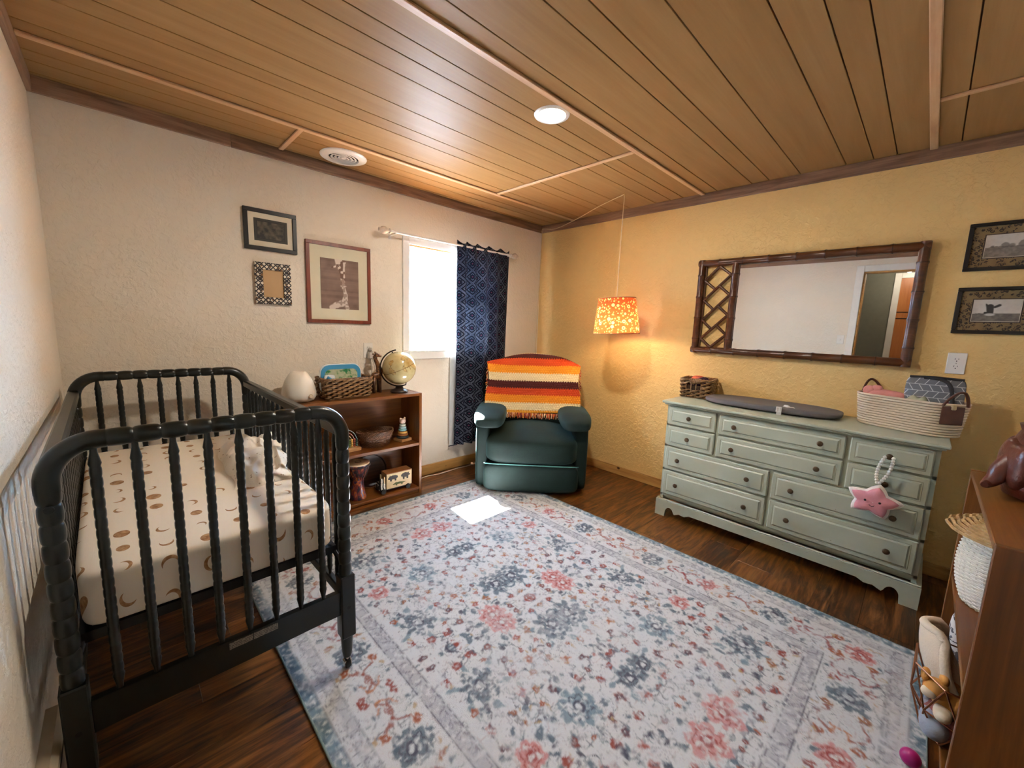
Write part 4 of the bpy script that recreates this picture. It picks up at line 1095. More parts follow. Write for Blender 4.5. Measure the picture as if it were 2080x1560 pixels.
bamboo(W(y1-RB_, z1, .026), W(y1-RB_, z0, .026), RB_, [(z1-k)/(z1-z0) for k in nz_], 'frame_pole')
bamboo(W(y0+RB_, z1, .026), W(y0+RB_, z0, .026), RB_, [(z1-k)/(z1-z0) for k in nz_], 'frame_pole')
bamboo(W(1.041, z1-.03, .026), W(1.041, z0+.03, .026), .0235, [(z1-.03-k)/(z1-z0-.06) for k in nz_], 'divider_pole')
LAT = [((1.246, 1.719), (1.151, 1.82)), ((1.243, 1.575), (1.071, 1.75)), ((1.24, 1.428), (1.067, 1.608)), ((1.238, 1.289), (1.065, 1.462)), ((1.161, 1.227), (1.064, 1.318)),
       ((1.149, 1.82), (1.069, 1.758)), ((1.246, 1.719), (1.174, 1.661)), ((1.14, 1.679), (1.065, 1.614)), ((1.243, 1.575), (1.173, 1.512)), ((1.139, 1.535), (1.063, 1.468)),
       ((1.24, 1.428), (1.175, 1.367)), ((1.132, 1.389), (1.061, 1.324)), ((1.238, 1.289), (1.161, 1.224))]
for a, b in LAT: bamboo(W(*a, .024), W(*b, .024), .0098, [], 'lattice_rod')
obj('inner_strip', MB().box(-.020, -.006, 1.243-.682, 1.262-.682, 1.20-1.524, 1.85-1.524).box(-.020, -.006, 1.06-.682, 1.262-.682, 1.835-1.524, 1.850-1.524).box(-.020, -.006, 1.06-.682, 1.262-.682, 1.20-1.524, 1.212-1.524), M_BAM, mr, None)
t = NT('mirror_silver'); M_MIR = t.fin(t.ramp(t.noise(t.co(), 2, 2), [(0, (.86, .86, .85, 1)), (1, (.90, .90, .89, 1))]), .012, 1.0)
obj('glass', MB().box(-.016, -.010, .100-.682, 1.030-.682, 1.215-1.524, 1.832-1.524), M_MIR, mr, None)
obj('backing', MB().box(-.010, 0, .09-.682, 1.045-.682, 1.20-1.524, 1.85-1.524), plain('mirror_backing', (60, 40, 26), .8), mr, None)

# ------------------------------------------------------------------ leopard framed pictures on the yellow wall
def leopard():
    t = NT('leopard_mat'); o = t.co(); x, y, z = t.xyz(o); vv = t.comb(x, z, 0)
    w = t.vm('ADD', vv, t.map(t.noise(vv, 60, 2, out=1), (.006, .006, .006)))
    d = t.vor(w, 58, rand=.9); rg = t.ma('MULTIPLY', t.step(d, .22, .04), t.ma('LESS_THAN', d, .47))
    br = t.step(t.noise(vv, 90, 1), .46, .05); f = t.ma('MULTIPLY', rg, br)
    base = t.ramp(t.noise(vv, 12, 2), [(.3, srgb(100, 80, 48)), (.7, srgb(130, 106, 68))])
    base = t.mix(t.ma('LESS_THAN', d, .2), base, srgb(92, 66, 36))
    return t.fin(t.mix(f, base, srgb(38, 26, 18)), .7)
M_LEO = leopard()
ny, nx = 64, 90; v, u = yx(ny, nx)
n1 = vnoise(ny, nx, 14, 31, 3); n2 = vnoise(ny, nx, 6, 32, 2)
sky = lin(168, 160, 150)+(lin(196, 188, 178)-lin(168, 160, 150))*n1[..., None]
ground = lin(92, 84, 76)+(lin(138, 128, 118)-lin(92, 84, 76))*n2[..., None]
art1 = np.where((v < .42+.10*n1)[..., None], ground, sky)
for cx, cy, rr, s_ in ((.42, .52, .12, 1), (.55, .50, .09, 2), (.16, .48, .05, 3), (.80, .55, .16, 4)):
    d = np.hypot((u-cx)*1.4, v-cy)-rr*(.7+.6*vnoise(ny, nx, 8, 40+s_)); art1 = art1*(1-.75*soft(d, .04))+lin(86, 78, 72)*.75*soft(d, .04)
art2 = np.where((v < .34+.06*n1)[..., None], ground*.8, sky*1.05)
el = blobs([((.36, .68), (.38, .40), .115, .10), ((.30, .72), (.27, .80), .05, .02), ((.46, .66), (.55, .74), .05, .055), ((.28, .40), (.34, .38), .05, .06)], u*1.0, v, 1.4)
art2 = art2*(1-soft(el, .03))+lin(52, 46, 42)*soft(el, .03)
sp_ = np.hypot((u-.38)*1.4, (v-.32)*2.4)-.14; art2 = art2*(1-.7*soft(sp_, .08))+lin(214, 208, 200)*.7*soft(sp_, .08)
for lab, zc, art in (('black framed grey wildlife print with a leopard mat, hung higher by the corner', 1.820, art1), ('black framed elephant photograph with a leopard mat above the wall outlet', 1.497, art2)):
    p = picture(lab, (XB, -.212, zc), .290, .239, .018, M_BLKF, None, art, .162, .112, math.radians(-90), .020, matm=M_LEO)
    obj('inner_line', frame_mb(.172, .122, .005, .0128, 0), plain('dark_fillet', (44, 26, 20), .5), p, None)
    obj('fillet_edge', frame_mb(.1635, .1135, .0020, .0134, 0), plain('pale_fillet', (190, 178, 158), .6), p, None)
outlet('white wall outlet on the yellow wall above the dresser end', (XB, -.110, 1.216), 'x')
# ------------------------------------------------------------------ dresser
def sage():
    t = NT('sage_green_paint'); o = t.co()
    base = t.ramp(t.noise(o, 5, 3), [(.3, srgb(160, 166, 147)), (.7, srgb(172, 177, 158))])
    wear = t.step(t.noise(o, 38, 4, .7), .71, .02)
    return t.fin(t.mix(t.ma('MULTIPLY', wear, .8), base, srgb(96, 76, 54)), .42)
M_SAGE = sage()
M_KNOB = plain('aged_bronze', (92, 74, 56), .35, .8, var=.3, scale=120)
DX, DL, DR = 2.768, 1.240, -.103          # front plane, left and right ends
dk = thing('dresser', 'long sage green painted dresser with ten drawers under the mirror', 'dresser', (0, 0, 0))
dk.location = (DX, (DL+DR)/2, 0); YC = (DL+DR)/2; BK = XB-.022-DX; LY, RY = DL-YC, DR-YC
def D(y): return y-YC
# carcass (panels and rails, open between them)
ca = MB()
ca.box(.010, BK, LY-.020, LY, .125, .822); ca.box(.010, BK, RY, RY+.020, .125, .822); ca.box(BK-.010, BK, RY+.02, LY-.02, .125, .822)
ca.box(.030, BK-.01, RY+.02, LY-.02, .125, .140)
obj('carcass', ca, M_SAGE, dk, None)
RZ = [(.683, .812), (.531, .672), (.357, .520), (.170, .346)]
rl = MB()
for z in (.6775, .5255, .3515, .817, .158): rl.box(.006, .030, RY, LY, z-.0085 if z < .8 else z-.006, z+.0085 if z < .8 else z+.006)
for y in (.899, .238): rl.box(.0065, .030, D(y)-.011, D(y)+.011, .52, .82)
rl.box(.0065, .030, D(.568)-.011, D(.568)+.011, .16, .353)
rl.box(.0065, .030, D(.568)-.011, D(.568)+.011, .353, .524)
rl.box(.006, .030, LY-.016, LY, .14, .82); rl.box(.006, .030, RY, RY+.016, .14, .82)
obj('face_frame', rl, M_SAGE, dk, None)
tp = MB().prism([(-.040, .832), (-.046, .836), (-.046, .846), (-.038, .852), (BK, .852), (BK, .828), (-.028, .828)], RY-.028, LY+.028, 'y') if False else MB()
tp.box(-.042, BK, RY-.026, LY+.026, .834, .852, .005); tp.box(-.026, BK-.004, RY-.014, LY+.014, .822, .834, .004)
obj('top_board', tp, M_SAGE, dk, None)
# bracket base with scalloped feet
def base_poly(w):
    n = []; P = [(0, 0), (.070, 0)]
    for a in np.linspace(180, 20, 10): P.append((.103+.030*math.cos(math.radians(a)), .034+.040*math.sin(math.radians(a))))
    P += [(.140, .034), (.155, .040), (.175, .050), (.195, .047), (.212, .046), (.228, .054), (.245, .062)]
    Q = [(w-x, z) for x, z in P[::-1]]
    return P+Q+[(w, .118), (0, .118)]
wd = LY-RY+.040
bp = [(a+RY-.020, z) for a, z in base_poly(wd)]
bm = MB().prism(bp, -.012, .008, 'x')
bm.box(-.010, .008, RY-.018, LY+.018, .118, .127, .004)
for yy in (LY+.002, RY-.020): bm.box(.008, BK, yy, yy+.018, .060, .124); bm.box(.008, .06, yy, yy+.018, 0, .060); bm.box(BK-.06, BK, yy, yy+.018, 0, .060)
obj('bracket_base', bm, M_SAGE, dk, None)
me_knob = MB().lathe([(.0065, 0), (.0055, -.006), (.006, -.012), (.0135, -.017), (.0155, -.022), (.0135, -.027), (.008, -.0295), (.001, -.030)], 20, axis='x').mesh('knob', M_KNOB, 50)
def drawer(ya, yb, row, knobs):
    z0, z1 = RZ[row]; a, b = D(min(ya, yb)), D(max(ya, yb)); yc, zc, hw, hh = (a+b)/2, (z0+z1)/2, (b-a)/2, (z1-z0)/2
    d = MB().box(-.012, .020, -hw, hw, -hh, hh, .005)
    # raised centre field with a routed border
    i1, i2 = .026, .034
    def rect(k, x): return [(x, -hw+k, -hh+k), (x, hw-k, -hh+k), (x, hw-k, hh-k), (x, -hw+k, hh-k)]
    vs = rect(i1, -.0125)+rect(i1+.003, -.0125-.0)+rect(i2, -.0185)
    f = MB().add(rect(i1, -.0119)+rect(i2, -.0175), [(i, (i+1) % 4, 4+(i+1) % 4, 4+i) for i in range(4)]+[(4, 5, 6, 7)])
    o = obj('drawer', d, M_SAGE, dk, None); o.location = (0, yc, zc)
    obj('raised_field', f, M_SAGE, o, None)
    g = MB(); e = .0014
    for p, q in zip(rect(i1-.004, -.0122), rect(i1-.004, -.0122)[1:]+rect(i1-.004, -.0122)[:1]): g.tube([p, q], e, 4)
    obj('bead_line', g, plain('sage_glaze', (146, 146, 124), .5), o)
    for ky in knobs:
        k = obj('knob', me_knob, None, o); k.location = (-.012 if False else -.017, D(ky)-yc, .002)
drawer(1.222, .909, 0, [1.073]); drawer(1.222, .909, 1, [1.072])
drawer(.889, .248, 0, [.791, .353]); drawer(.889, .248, 1, [.793, .354])
drawer(.228, -.084, 0, [.071]); drawer(.228, -.084, 1, [.071])
drawer(1.222, .578, 2, [1.124, .687]); drawer(1.222, .578, 3, [1.121, .685])
drawer(.558, -.084, 2, [.456, .021]); drawer(.558, -.084, 3, [.458, .023])

# things on the dresser
ZD = .852
sb = rect_basket('small square wicker basket with a handle hole on the dresser', (3.105, 1.172, ZD), math.radians(-82), .212, .205, .140, 9, 23, .0068, .0060, M_WICK, [(4, 6, .575, .690)], (.034, .040, 'y'))
M_FAB1 = plain('coral_cloth', (206, 96, 66), .9, bump=.3); M_FAB2 = plain('plum_cloth', (58, 30, 62), .9, bump=.3)
cl = thing('folded_cloths', 'coral and plum cloths heaped in the small square basket', 'cloth', (3.105, 1.172, ZD+.058))
obj('plum_cloth', MB().puff((-.005, -.010, .050), (.062, .055, .040), 3, 10, lambda x, y, z: (x, y, z+.18*math.sin(5*x+2*y))), M_FAB2, cl, 180)
obj('coral_cloth', MB().puff((.012, .008, .060), (.060, .050, .034), 2.6, 12, lambda x, y, z: (x+.1*math.sin(6*y), y, z+.25*math.sin(7*x+1))), M_FAB1, cl, 180)
obj('coral_cloth', MB().puff((-.012, -.045, .058), (.022, .014, .016), 2.4, 8), M_FAB1, cl, 180)

pd = thing('changing_pad', 'grey contoured foam changing pad with a white buckle on the dresser', 'changing pad', (3.030, .685, ZD), math.radians(3))
def padf(x, y, z):
    return (x*(1-.20*abs(y)**3.0), y, z+(-.55*(1-x*x)*(1-abs(y)**3) if z > 0 else 0))
obj('pad', MB().puff((0, 0, .026), (.165, .380, .026), 4.0, 24, padf), plain('grey_pad_foam', (92, 88, 90), .6, var=.05), pd, 180)
M_STRAP = plain('white_strap', (222, 218, 210), .5, var=.03)
obj('strap', MB().grid(lambda u, v: (-.178+.010*math.sin(3*v), -.085+(u-.5)*.026, .050-.046*v-.006*v*v), 3, 8), M_STRAP, pd, 180)
bk = MB()
for a in (-.097, -.087, -.072): bk.box(-.184, -.176, a-.002, a+.002, .020, .046, .001)
bk.box(-.184, -.176, -.099, -.070, .044, .049, .001); bk.box(-.184, -.176, -.099, -.070, .018, .022, .001)
obj('buckle', bk, plain('buckle_white', (236, 234, 230), .35, var=.02), pd, None)
obj('strap_end', MB().grid(lambda u, v: (-.06-.060*u, -.10-.05*v+.012*math.sin(6*u), .036+.016*math.sin(3.1*u)*math.sin(3*v+.4)+.006*math.sin(9*v)), 12, 8), M_STRAP, pd, 180)

rb = thing('rope_basket', 'oval cream rope basket with brown leather handles at the dresser end', 'basket', (3.062, .040, ZD), math.radians(-20))
pr = rrect(.235, .440, .115)
M_ROPE = plain('cotton_rope', (210, 190, 164), .85, var=.04, scale=60, bump=.2, bscale=300)
rp = MB()
for k in range(13):
    s = .93+.09*(k/12); z = .0075+.0136*k
    rp.tube([(pr(i/72)[0]*s, pr(i/72)[1]*s, z) for i in range(72)], .0061, 8, closed=True)
obj('rope_coils', rp, M_ROPE, rb, 60)
obj('gap_shade_sheet', MB().grid(lambda u, v: (pr(u)[0]*(.915+.09*v), pr(u)[1]*(.92+.09*v), .008+.160*v), 48, 4, True), plain('rope_gap_shade', (96, 74, 52), .9), rb, 60)  # dark sheet added behind the coils, painting the shade in the rope gaps
obj('bottom', MB().prism([(pr(i/48)[0]*.92, pr(i/48)[1]*.92) for i in range(48)], .002, .010), M_ROPE, rb, None)
M_LEA = plain('brown_leather', (84, 42, 24), .45, var=.2, scale=30)
M_RING = plain('bone_loop', (196, 178, 142), .6)
for s_ in (-1, 1):
    th = math.radians(228 if s_ < 0 else 48); cx_, cy_ = .122*math.cos(th), s_*.108+.122*math.sin(th)
    pa = MB().box(-.045, .045, -.003, .003, -.045, .045, .003); M4 = Matrix.Translation((cx_, cy_, .118)) @ Matrix.Rotation(th-math.pi/2 if s_ > 0 else th+math.pi/2, 4, 'Z')
    lo = obj('leather_patch', pa.xf(M4), M_LEA, rb, None)
    obj('loop', MB().box(-.010, .010, -.008, .008, .028, .058, .004).xf(M4), M_RING, lo, None)
    hp = [((-.048+.096*k/14), s_*(.012+.028*math.sin(math.pi*k/14)), .050+.072*math.sin(math.pi*k/14)**.8) for k in range(15)]
    obj('handle', MB().tube([M4 @ Vector(p) for p in hp], .0075, 8, flat=.75), M_LEA, rb, 60)
pk = thing('pink_plush', 'soft pink plush toy lying in the rope basket', 'plush toy', (3.090, .135, ZD+.100))
M_PINK = plain('pink_fleece', (216, 142, 132), .95, var=.08, bump=.5, bscale=200)
pm = MB()
for c, h in (((0, .02, .060), (.050, .075, .040)), ((.0, .075, .085), (.034, .030, .030)), ((0, .045, .098), (.030, .026, .022)), ((-.01, -.030, .066), (.036, .050, .030)), ((.01, -.075, .045), (.030, .030, .026))): pm.puff(c, h, 2.3, 8)
obj('body', pm, M_PINK, pk, 180)
wt = thing('muslin_cloth', 'small pale folded cloth tucked in the rope basket', 'cloth', (3.070, .015, ZD+.100))
obj('fold', MB().puff((0, 0, .055), (.050, .045, .028), 2.6, 10, lambda x, y, z: (x, y, z+.25*math.sin(6*y+2*x))), plain('pale_green_cloth', (196, 192, 160), .9, bump=.3), wt, 180)
pc = thing('chevron_pouch', 'grey zip pouch with white chevron lines standing in the rope basket', 'pouch', (3.085, -.045, ZD+.015))
t = NT('chevron_print'); x, y, z = t.xyz(t.co())
cz = t.ma('FRACT', t.ma('MULTIPLY', z, 30.0)); band = t.ma('FLOOR', t.ma('MULTIPLY', z, 30.0)); par = t.ma('SUBTRACT', t.ma('MULTIPLY', t.ma('MODULO', band, 2.0), 2.0), 1.0)
sl = t.ma('FRACT', t.ma('ADD', t.ma('MULTIPLY', y, 26.0), t.ma('MULTIPLY', t.ma('MULTIPLY', cz, par), .5)))
ln = t.ma('MAXIMUM', t.ma('LESS_THAN', cz, .09), t.ma('LESS_THAN', sl, .10))
M_CHEV = t.fin(t.mix(ln, srgb(104, 106, 112), srgb(196, 196, 196)), .7)
pg = MB().puff((0, 0, .150), (.030, .112, .125), 8, 10, lambda x, y, z: (x*(1-.6*max(0, z)), y, z))
obj('body', pg, M_CHEV, pc, 180)
M_ZIP = plain('black_webbing', (30, 30, 36), .6)
obj('zip', MB().tube([(-.012, .10, .272), (-.014, 0, .276), (-.012, -.10, .272)], .006, 6), M_ZIP, pc)
obj('strap', MB().tube(smooth_path([(-.014, .045, .272), (-.028, -.020, .268), (-.034, -.055, .235), (-.036, -.070, .16), (-.034, -.075, .07)]), .0085, 8, flat=.5), M_ZIP, pc)
obj('tag', MB().box(-.037, -.034, -.058, -.046, .135, .160), plain('magenta_tag', (150, 42, 84), .6), pc, None)

# star hanging from the drawer knob
sr = thing('star_plush', 'pink smiling star plush hanging on white beads from a drawer knob', 'plush toy', (2.728, .071, .751))
M_BEADW = plain('white_bead', (226, 222, 214), .5, var=.04)
SCY, SCZ = .030, -.238
for sgn, x0 in ((1, -.004), (-1, -.006)):
    top = Vector((-.004, sgn*.016, -.006)); bot = Vector((-.018, SCY-.006, SCZ+.098))
    for k in range(11):
        f = k/10; p = top.lerp(bot, f)+Vector((-.008*math.sin(math.pi*f), sgn*.014*math.sin(math.pi*f*.9), 0))
        obj('bead', MB().ball(p, .0082, 10, 7), M_BEADW, sr, 180)
def star(r0, r1, n=5, rot=0.0):
    P = []
    for k in range(n*8):
        a = 2*math.pi*k/(n*8)+rot; f = abs(((k/8) % 1)-.5)*2
        P.append((r1+(r0-r1)*(f**1.25), a))
    return P
def star_puff(r0, r1, th, x0, rot):
    m = MB(); prof = star(r0, r1, 5, rot); N = len(prof)
    ring = lambda s, x: [(x, s*r*math.cos(a), .80*s*r*math.sin(a)) for r, a in prof]
    lv = [(1.0, 0), (.93, th*.55), (.75, th*.85), (.45, th), (.02, th*1.05)]
    vs = []
    for s, x in lv: vs += ring(s, x0-x)
    fs = [(i*N+k, i*N+(k+1) % N, (i+1)*N+(k+1) % N, (i+1)*N+k) for i in range(len(lv)-1) for k in range(N)]
    lv2 = [(.93, th*.55), (.5, th*.8), (.02, th*.85)]; base = len(vs)
    for s, x in lv2: vs += ring(s, x0+x)
    fs += [((k+1) % N, k, base+k, base+(k+1) % N) for k in range(N)]
    fs += [(base+i*N+(k+1) % N, base+i*N+k, base+(i+1)*N+k, base+(i+1)*N+(k+1) % N) for i in range(2) for k in range(N)]
    return m.add(vs, fs)
rot = math.radians(90+9)
bd = obj('white_back', star_puff(.116, .074, .020, 0, rot), plain('white_fleece', (228, 216, 208), .95, bump=.4, bscale=200), sr, 180); bd.location = (-.020, SCY, SCZ)
pf = obj('pink_front', star_puff(.100, .064, .020, -.011, rot), plain('pink_velour', (206, 138, 146), .95, var=.08, bump=.3, bscale=200), sr, 180); pf.location = (-.020, SCY, SCZ)
M_EYE = plain('stitched_black', (30, 20, 22), .5)
for a in (.030, -.026): obj('eye', MB().ball((-.0370, a, .006-.16*a*0), .0055, 8, 6), M_EYE, pf, 180)
obj('smile', MB().tube([(-.0385, .010*math.cos(a)+.002, -.010+.009*math.sin(a)) for a in np.linspace(math.pi*1.08, math.pi*1.92, 10)], .0013, 5), M_EYE, pf)

# ------------------------------------------------------------------ right bookcase contents
wb = thing('lidded_basket', 'white wicker basket with a natural wicker lid on the right hand bookcase shelf', 'basket', (2.215, -.322, .380))
wb['label'] = 'white wicker belly basket with a natural wicker lid on a bookcase shelf'
pe = ellip(.150, .150)
prof = lambda h: .62+.38*math.sin(math.pi*(.16+.62*h))**.9 if h < .5 else .62+.38*math.sin(math.pi*(.16+.62*h))**1.0
obj('weave', weave(pe, .005, .270, 40, 40, .0036, .0030, prof, sub=3, seg=5), M_WHTWICK, wb, 60)
obj('stakes', stakes_mb(pe, .003, .270, 40, .0045, prof), M_WHTWICK, wb, 60)
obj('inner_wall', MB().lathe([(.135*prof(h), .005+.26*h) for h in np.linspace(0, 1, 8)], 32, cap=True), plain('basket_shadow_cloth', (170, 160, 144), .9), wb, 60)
ld = MB()
for k in range(15):
    f = k/14; r_ = .178*(1-f)+.012; z_ = .276+.060*math.sin(f*math.pi/2)
    n = 64
    ld.tube([((r_+.0035*math.cos(math.pi*(i+k)*.5))*math.cos(2*math.pi*i/n), (r_+.0035*math.cos(math.pi*(i+k)*.5))*math.sin(2*math.pi*i/n), z_+.002*math.cos(math.pi*(i+k)*.5)) for i in range(n)], .0058, 5, closed=True)
obj('lid', ld, M_NATWICK, wb, 60)
obj('lid_knob', MB().tube([(.02*math.cos(a), .02*math.sin(a), .345) for a in np.linspace(0, 2*math.pi, 17)[:-1]], .006, 6, closed=True), M_NATWICK, wb, 60)

ep = thing('elephant_pot', 'dark brown leather elephant shaped pot with an open top on the bookcase', 'pot', (2.140, -.350, .822), math.radians(14)); ep.scale = (1.16, 1.16, 1.16)
M_ELE = plain('wrinkled_brown_leather', (84, 38, 27), .35, var=.35, scale=26, bump=.9, bscale=45)
obj('body', MB().lathe([(.076, 0), (.102, .010), (.114, .050), (.112, .110), (.100, .165), (.088, .196), (.094, .214), (.086, .216), (.080, .196), (.086, .165), (.088, .05), (.001, .04)], 32, cap=False), M_ELE, ep, 60)
obj('head', MB().puff((-.010, .080, .100), (.075, .040, .070), 2.8, 12, lambda x, y, z: (x, y, z+.10*math.sin(5*x))), M_ELE, ep, 180)
obj('trunk', MB().tube(smooth_path([(-.010, .098, .105), (-.016, .120, .078), (-.022, .132, .052), (-.030, .148, .036), (-.046, .158, .034)]), [.030-.0011*k for k in range(21)], 12), M_ELE, ep, 60)
for s_ in (-1, 1):
    obj('ear', MB().puff((s_*.078-.005, .070, .112), (.028, .018, .058), 2.4, 10, lambda x, y, z: (x, y+.5*x*x, z)), M_ELE, ep, 180)

pt_ = thing('patterned_bundle', 'grey and white patterned rolled cloth standing in the lower bookcase', 'cloth', (2.235, -.240, .052))
t = NT('damask_print'); x, y, z = t.xyz(t.co()); bd_ = t.step(t.ma('FRACT', t.ma('MULTIPLY', z, 13.0)), .62)
f = t.ma('MAXIMUM', t.step(t.noise(t.co(), 70, 2), .52), bd_)
obj('roll', MB().puff((0, 0, .135), (.055, .050, .135), 3.5, 12), t.fin(t.mix(f, srgb(84, 80, 84), srgb(206, 200, 194)), .85), pt_, 180)

wk = thing('wire_basket', 'copper wire basket of soft toys in the lower bookcase', 'basket', (1.890, -.215, .054))
M_COP = plain('copper_wire', (150, 96, 66), .3, .9, var=.1)
wm = MB(); NB = 8
lo = [(.115*math.cos(2*math.pi*k/NB+.39), .085*math.sin(2*math.pi*k/NB+.39), .003) for k in range(NB)]
mi = [(.150*math.cos(2*math.pi*(k+.5)/NB+.39), .112*math.sin(2*math.pi*(k+.5)/NB+.39), .095) for k in range(NB)]
hi = [(.160*math.cos(2*math.pi*k/NB+.39), .122*math.sin(2*math.pi*k/NB+.39), .215) for k in range(NB)]
for P in (lo, mi, hi):
    for k in range(NB): wm.tube([P[k], P[(k+1) % NB]], .0030, 6)
for k in range(NB):
    wm.tube([lo[k], mi[k]], .0028, 6); wm.tube([lo[(k+1) % NB], mi[k]], .0028, 6); wm.tube([mi[k], hi[k]], .0028, 6); wm.tube([mi[k], hi[(k+1) % NB]], .0028, 6)
obj('wire_frame', wm, M_COP, wk, 60)
cb_ = thing('cream_throw', 'cream fleece throw with a rounded rolled edge sticking out of the wire basket', 'blanket', (1.930, -.160, .110))
def throw(u, v):
    a = (u-.5); w = .105*(.55+.45*math.sin(math.pi*min(1, v*1.1))**.6)
    return (a*2*w*.9+.03*v, -.045+.095*v+.028*math.sin(math.pi*v)-.05*(2*a)**2, .010+.235*v+.012*math.sin(8*u)*(1-v))
cbm = MB().grid(throw, 20, 20)
cbo = obj('fleece', cbm, plain('cream_fleece', (214, 198, 176), .95, var=.05, bump=.5, bscale=160), cb_, 180)
sm = cbo.modifiers.new('thick', 'SOLIDIFY'); sm.thickness = .022; sm.offset = 0
obj('rolled_edge', MB().tube([throw(u, v) for u, v in [(0, k/12) for k in range(2, 12)]+[(k/12, 1) for k in range(1, 12)]+[(1, 1-k/12) for k in range(1, 11)]], .014, 10), plain('cream_fleece', (214, 198, 176), .95), cb_, 180)
dg = thing('tan_plush', 'tan and white plush puppy in the wire basket', 'plush toy', (1.865, -.190, .150))
M_TAN = plain('tan_fleece', (206, 148, 78), .95, var=.1, bump=.5, bscale=160); M_CRM = plain('cream_white_fleece', (214, 198, 172), .95, bump=.4, bscale=160)
q = MB().puff((0, 0, .03), (.075, .045, .036), 2.3, 10).puff((-.045, .036, .068), (.034, .030, .028), 2.3, 10)
obj('body', q, M_TAN, dg, 180)
obj('muzzle', MB().puff((-.066, .050, .058), (.018, .020, .016), 2.2, 8), M_CRM, dg, 180)
for a, b in ((-.020, .020), (-.030, .062)): obj('ear', MB().puff((a, b, .092), (.028, .012, .018), 2.2, 8), M_TAN, dg, 180)
obj('paw', MB().puff((-.080, .015, .016), (.036, .022, .020), 2.3, 8), M_CRM, dg, 180)
mv = thing('mauve_plush', 'dusty mauve plush toy at the bottom of the wire basket', 'plush toy', (1.880, -.200, .062))
obj('body', MB().puff((-.010, .005, .046), (.085, .060, .044), 2.4, 12, lambda x, y, z: (x, y, z+.15*math.sin(4*x))).puff((-.070, .020, .040), (.034, .030, .030), 2.3, 8), plain('mauve_fleece', (136, 84, 78), .95, var=.12, bump=.6, bscale=140), mv, 180)
mg = obj('magenta_ball', MB().ball((0, 0, 0), .026, 20, 14), plain('magenta_plastic', (160, 24, 104), .3), None, 180); mg.location = (1.700, -.122, .026)
tag(mg, 'small shiny magenta ball on the floor by the wire basket', 'ball')
gp = thing('grey_plush', 'blue grey plush toy pressed against the front of the wire basket', 'plush toy', (1.815, -.165, .070))
obj('body', MB().puff((0, 0, .032), (.070, .036, .032), 2.4, 12).puff((.062, .004, .046), (.030, .028, .026), 2.2, 8), plain('blue_grey_fleece', (142, 146, 158), .95, var=.08, bump=.5, bscale=150), gp, 180)
for a in (-.020, .022): obj('ear', MB().puff((.064, a, .072), (.014, .008, .016), 2.2, 6), plain('blue_grey_fleece', (142, 146, 158), .95), gp, 180)

# ------------------------------------------------------------------ wall heater beside the crib
ht = thing('wall_heater', 'beige metal baseboard heater on the wall beyond the crib end', 'heater', (XC, 1.10, 0))
ht['label'] = 'beige metal baseboard heater low on the wall by the crib foot'
M_HEAT = plain('beige_heater_enamel', (196, 178, 150), .4, var=.04)
hb = MB().prism([(.0, .03), (.0, .252), (.020, .252), (.034, .238), (.034, .215), (.030, .21), (.030, .08), (.036, .03)], -.42, .44, 'y') if False else MB()
pl = [(.03, 0), (.252, 0), (.252, .024), (.236, .036), (.060, .036), (.03, .030)]
hb.prism(pl, -.42, .44, 'y'); obj('cover', hb, M_HEAT, ht, None)
obj('slot', MB().box(.0352, .0368, -.40, .42, .205, .216), plain('heater_slot', (70, 60, 52), .7), ht, None)
obj('end_cap', MB().prism([(a, b*1.06) for a, b in pl], .44, .446, 'y'), M_HEAT, ht, None)
sw = thing('light_switch', 'white light switch beside the door casing reflected in the mirror', 'switch', (XC, .815, 1.31), math.radians(90))
obj('plate', MB().box(-.0365, .0365, -.006, 0, -.0575, .0575, .003), plain('outlet_white', (228, 224, 216), .35), sw, None)
obj('toggle', MB().box(-.005, .005, -.016, -.005, -.010, .008, .002), plain('outlet_white', (228, 224, 216), .35), sw, None)
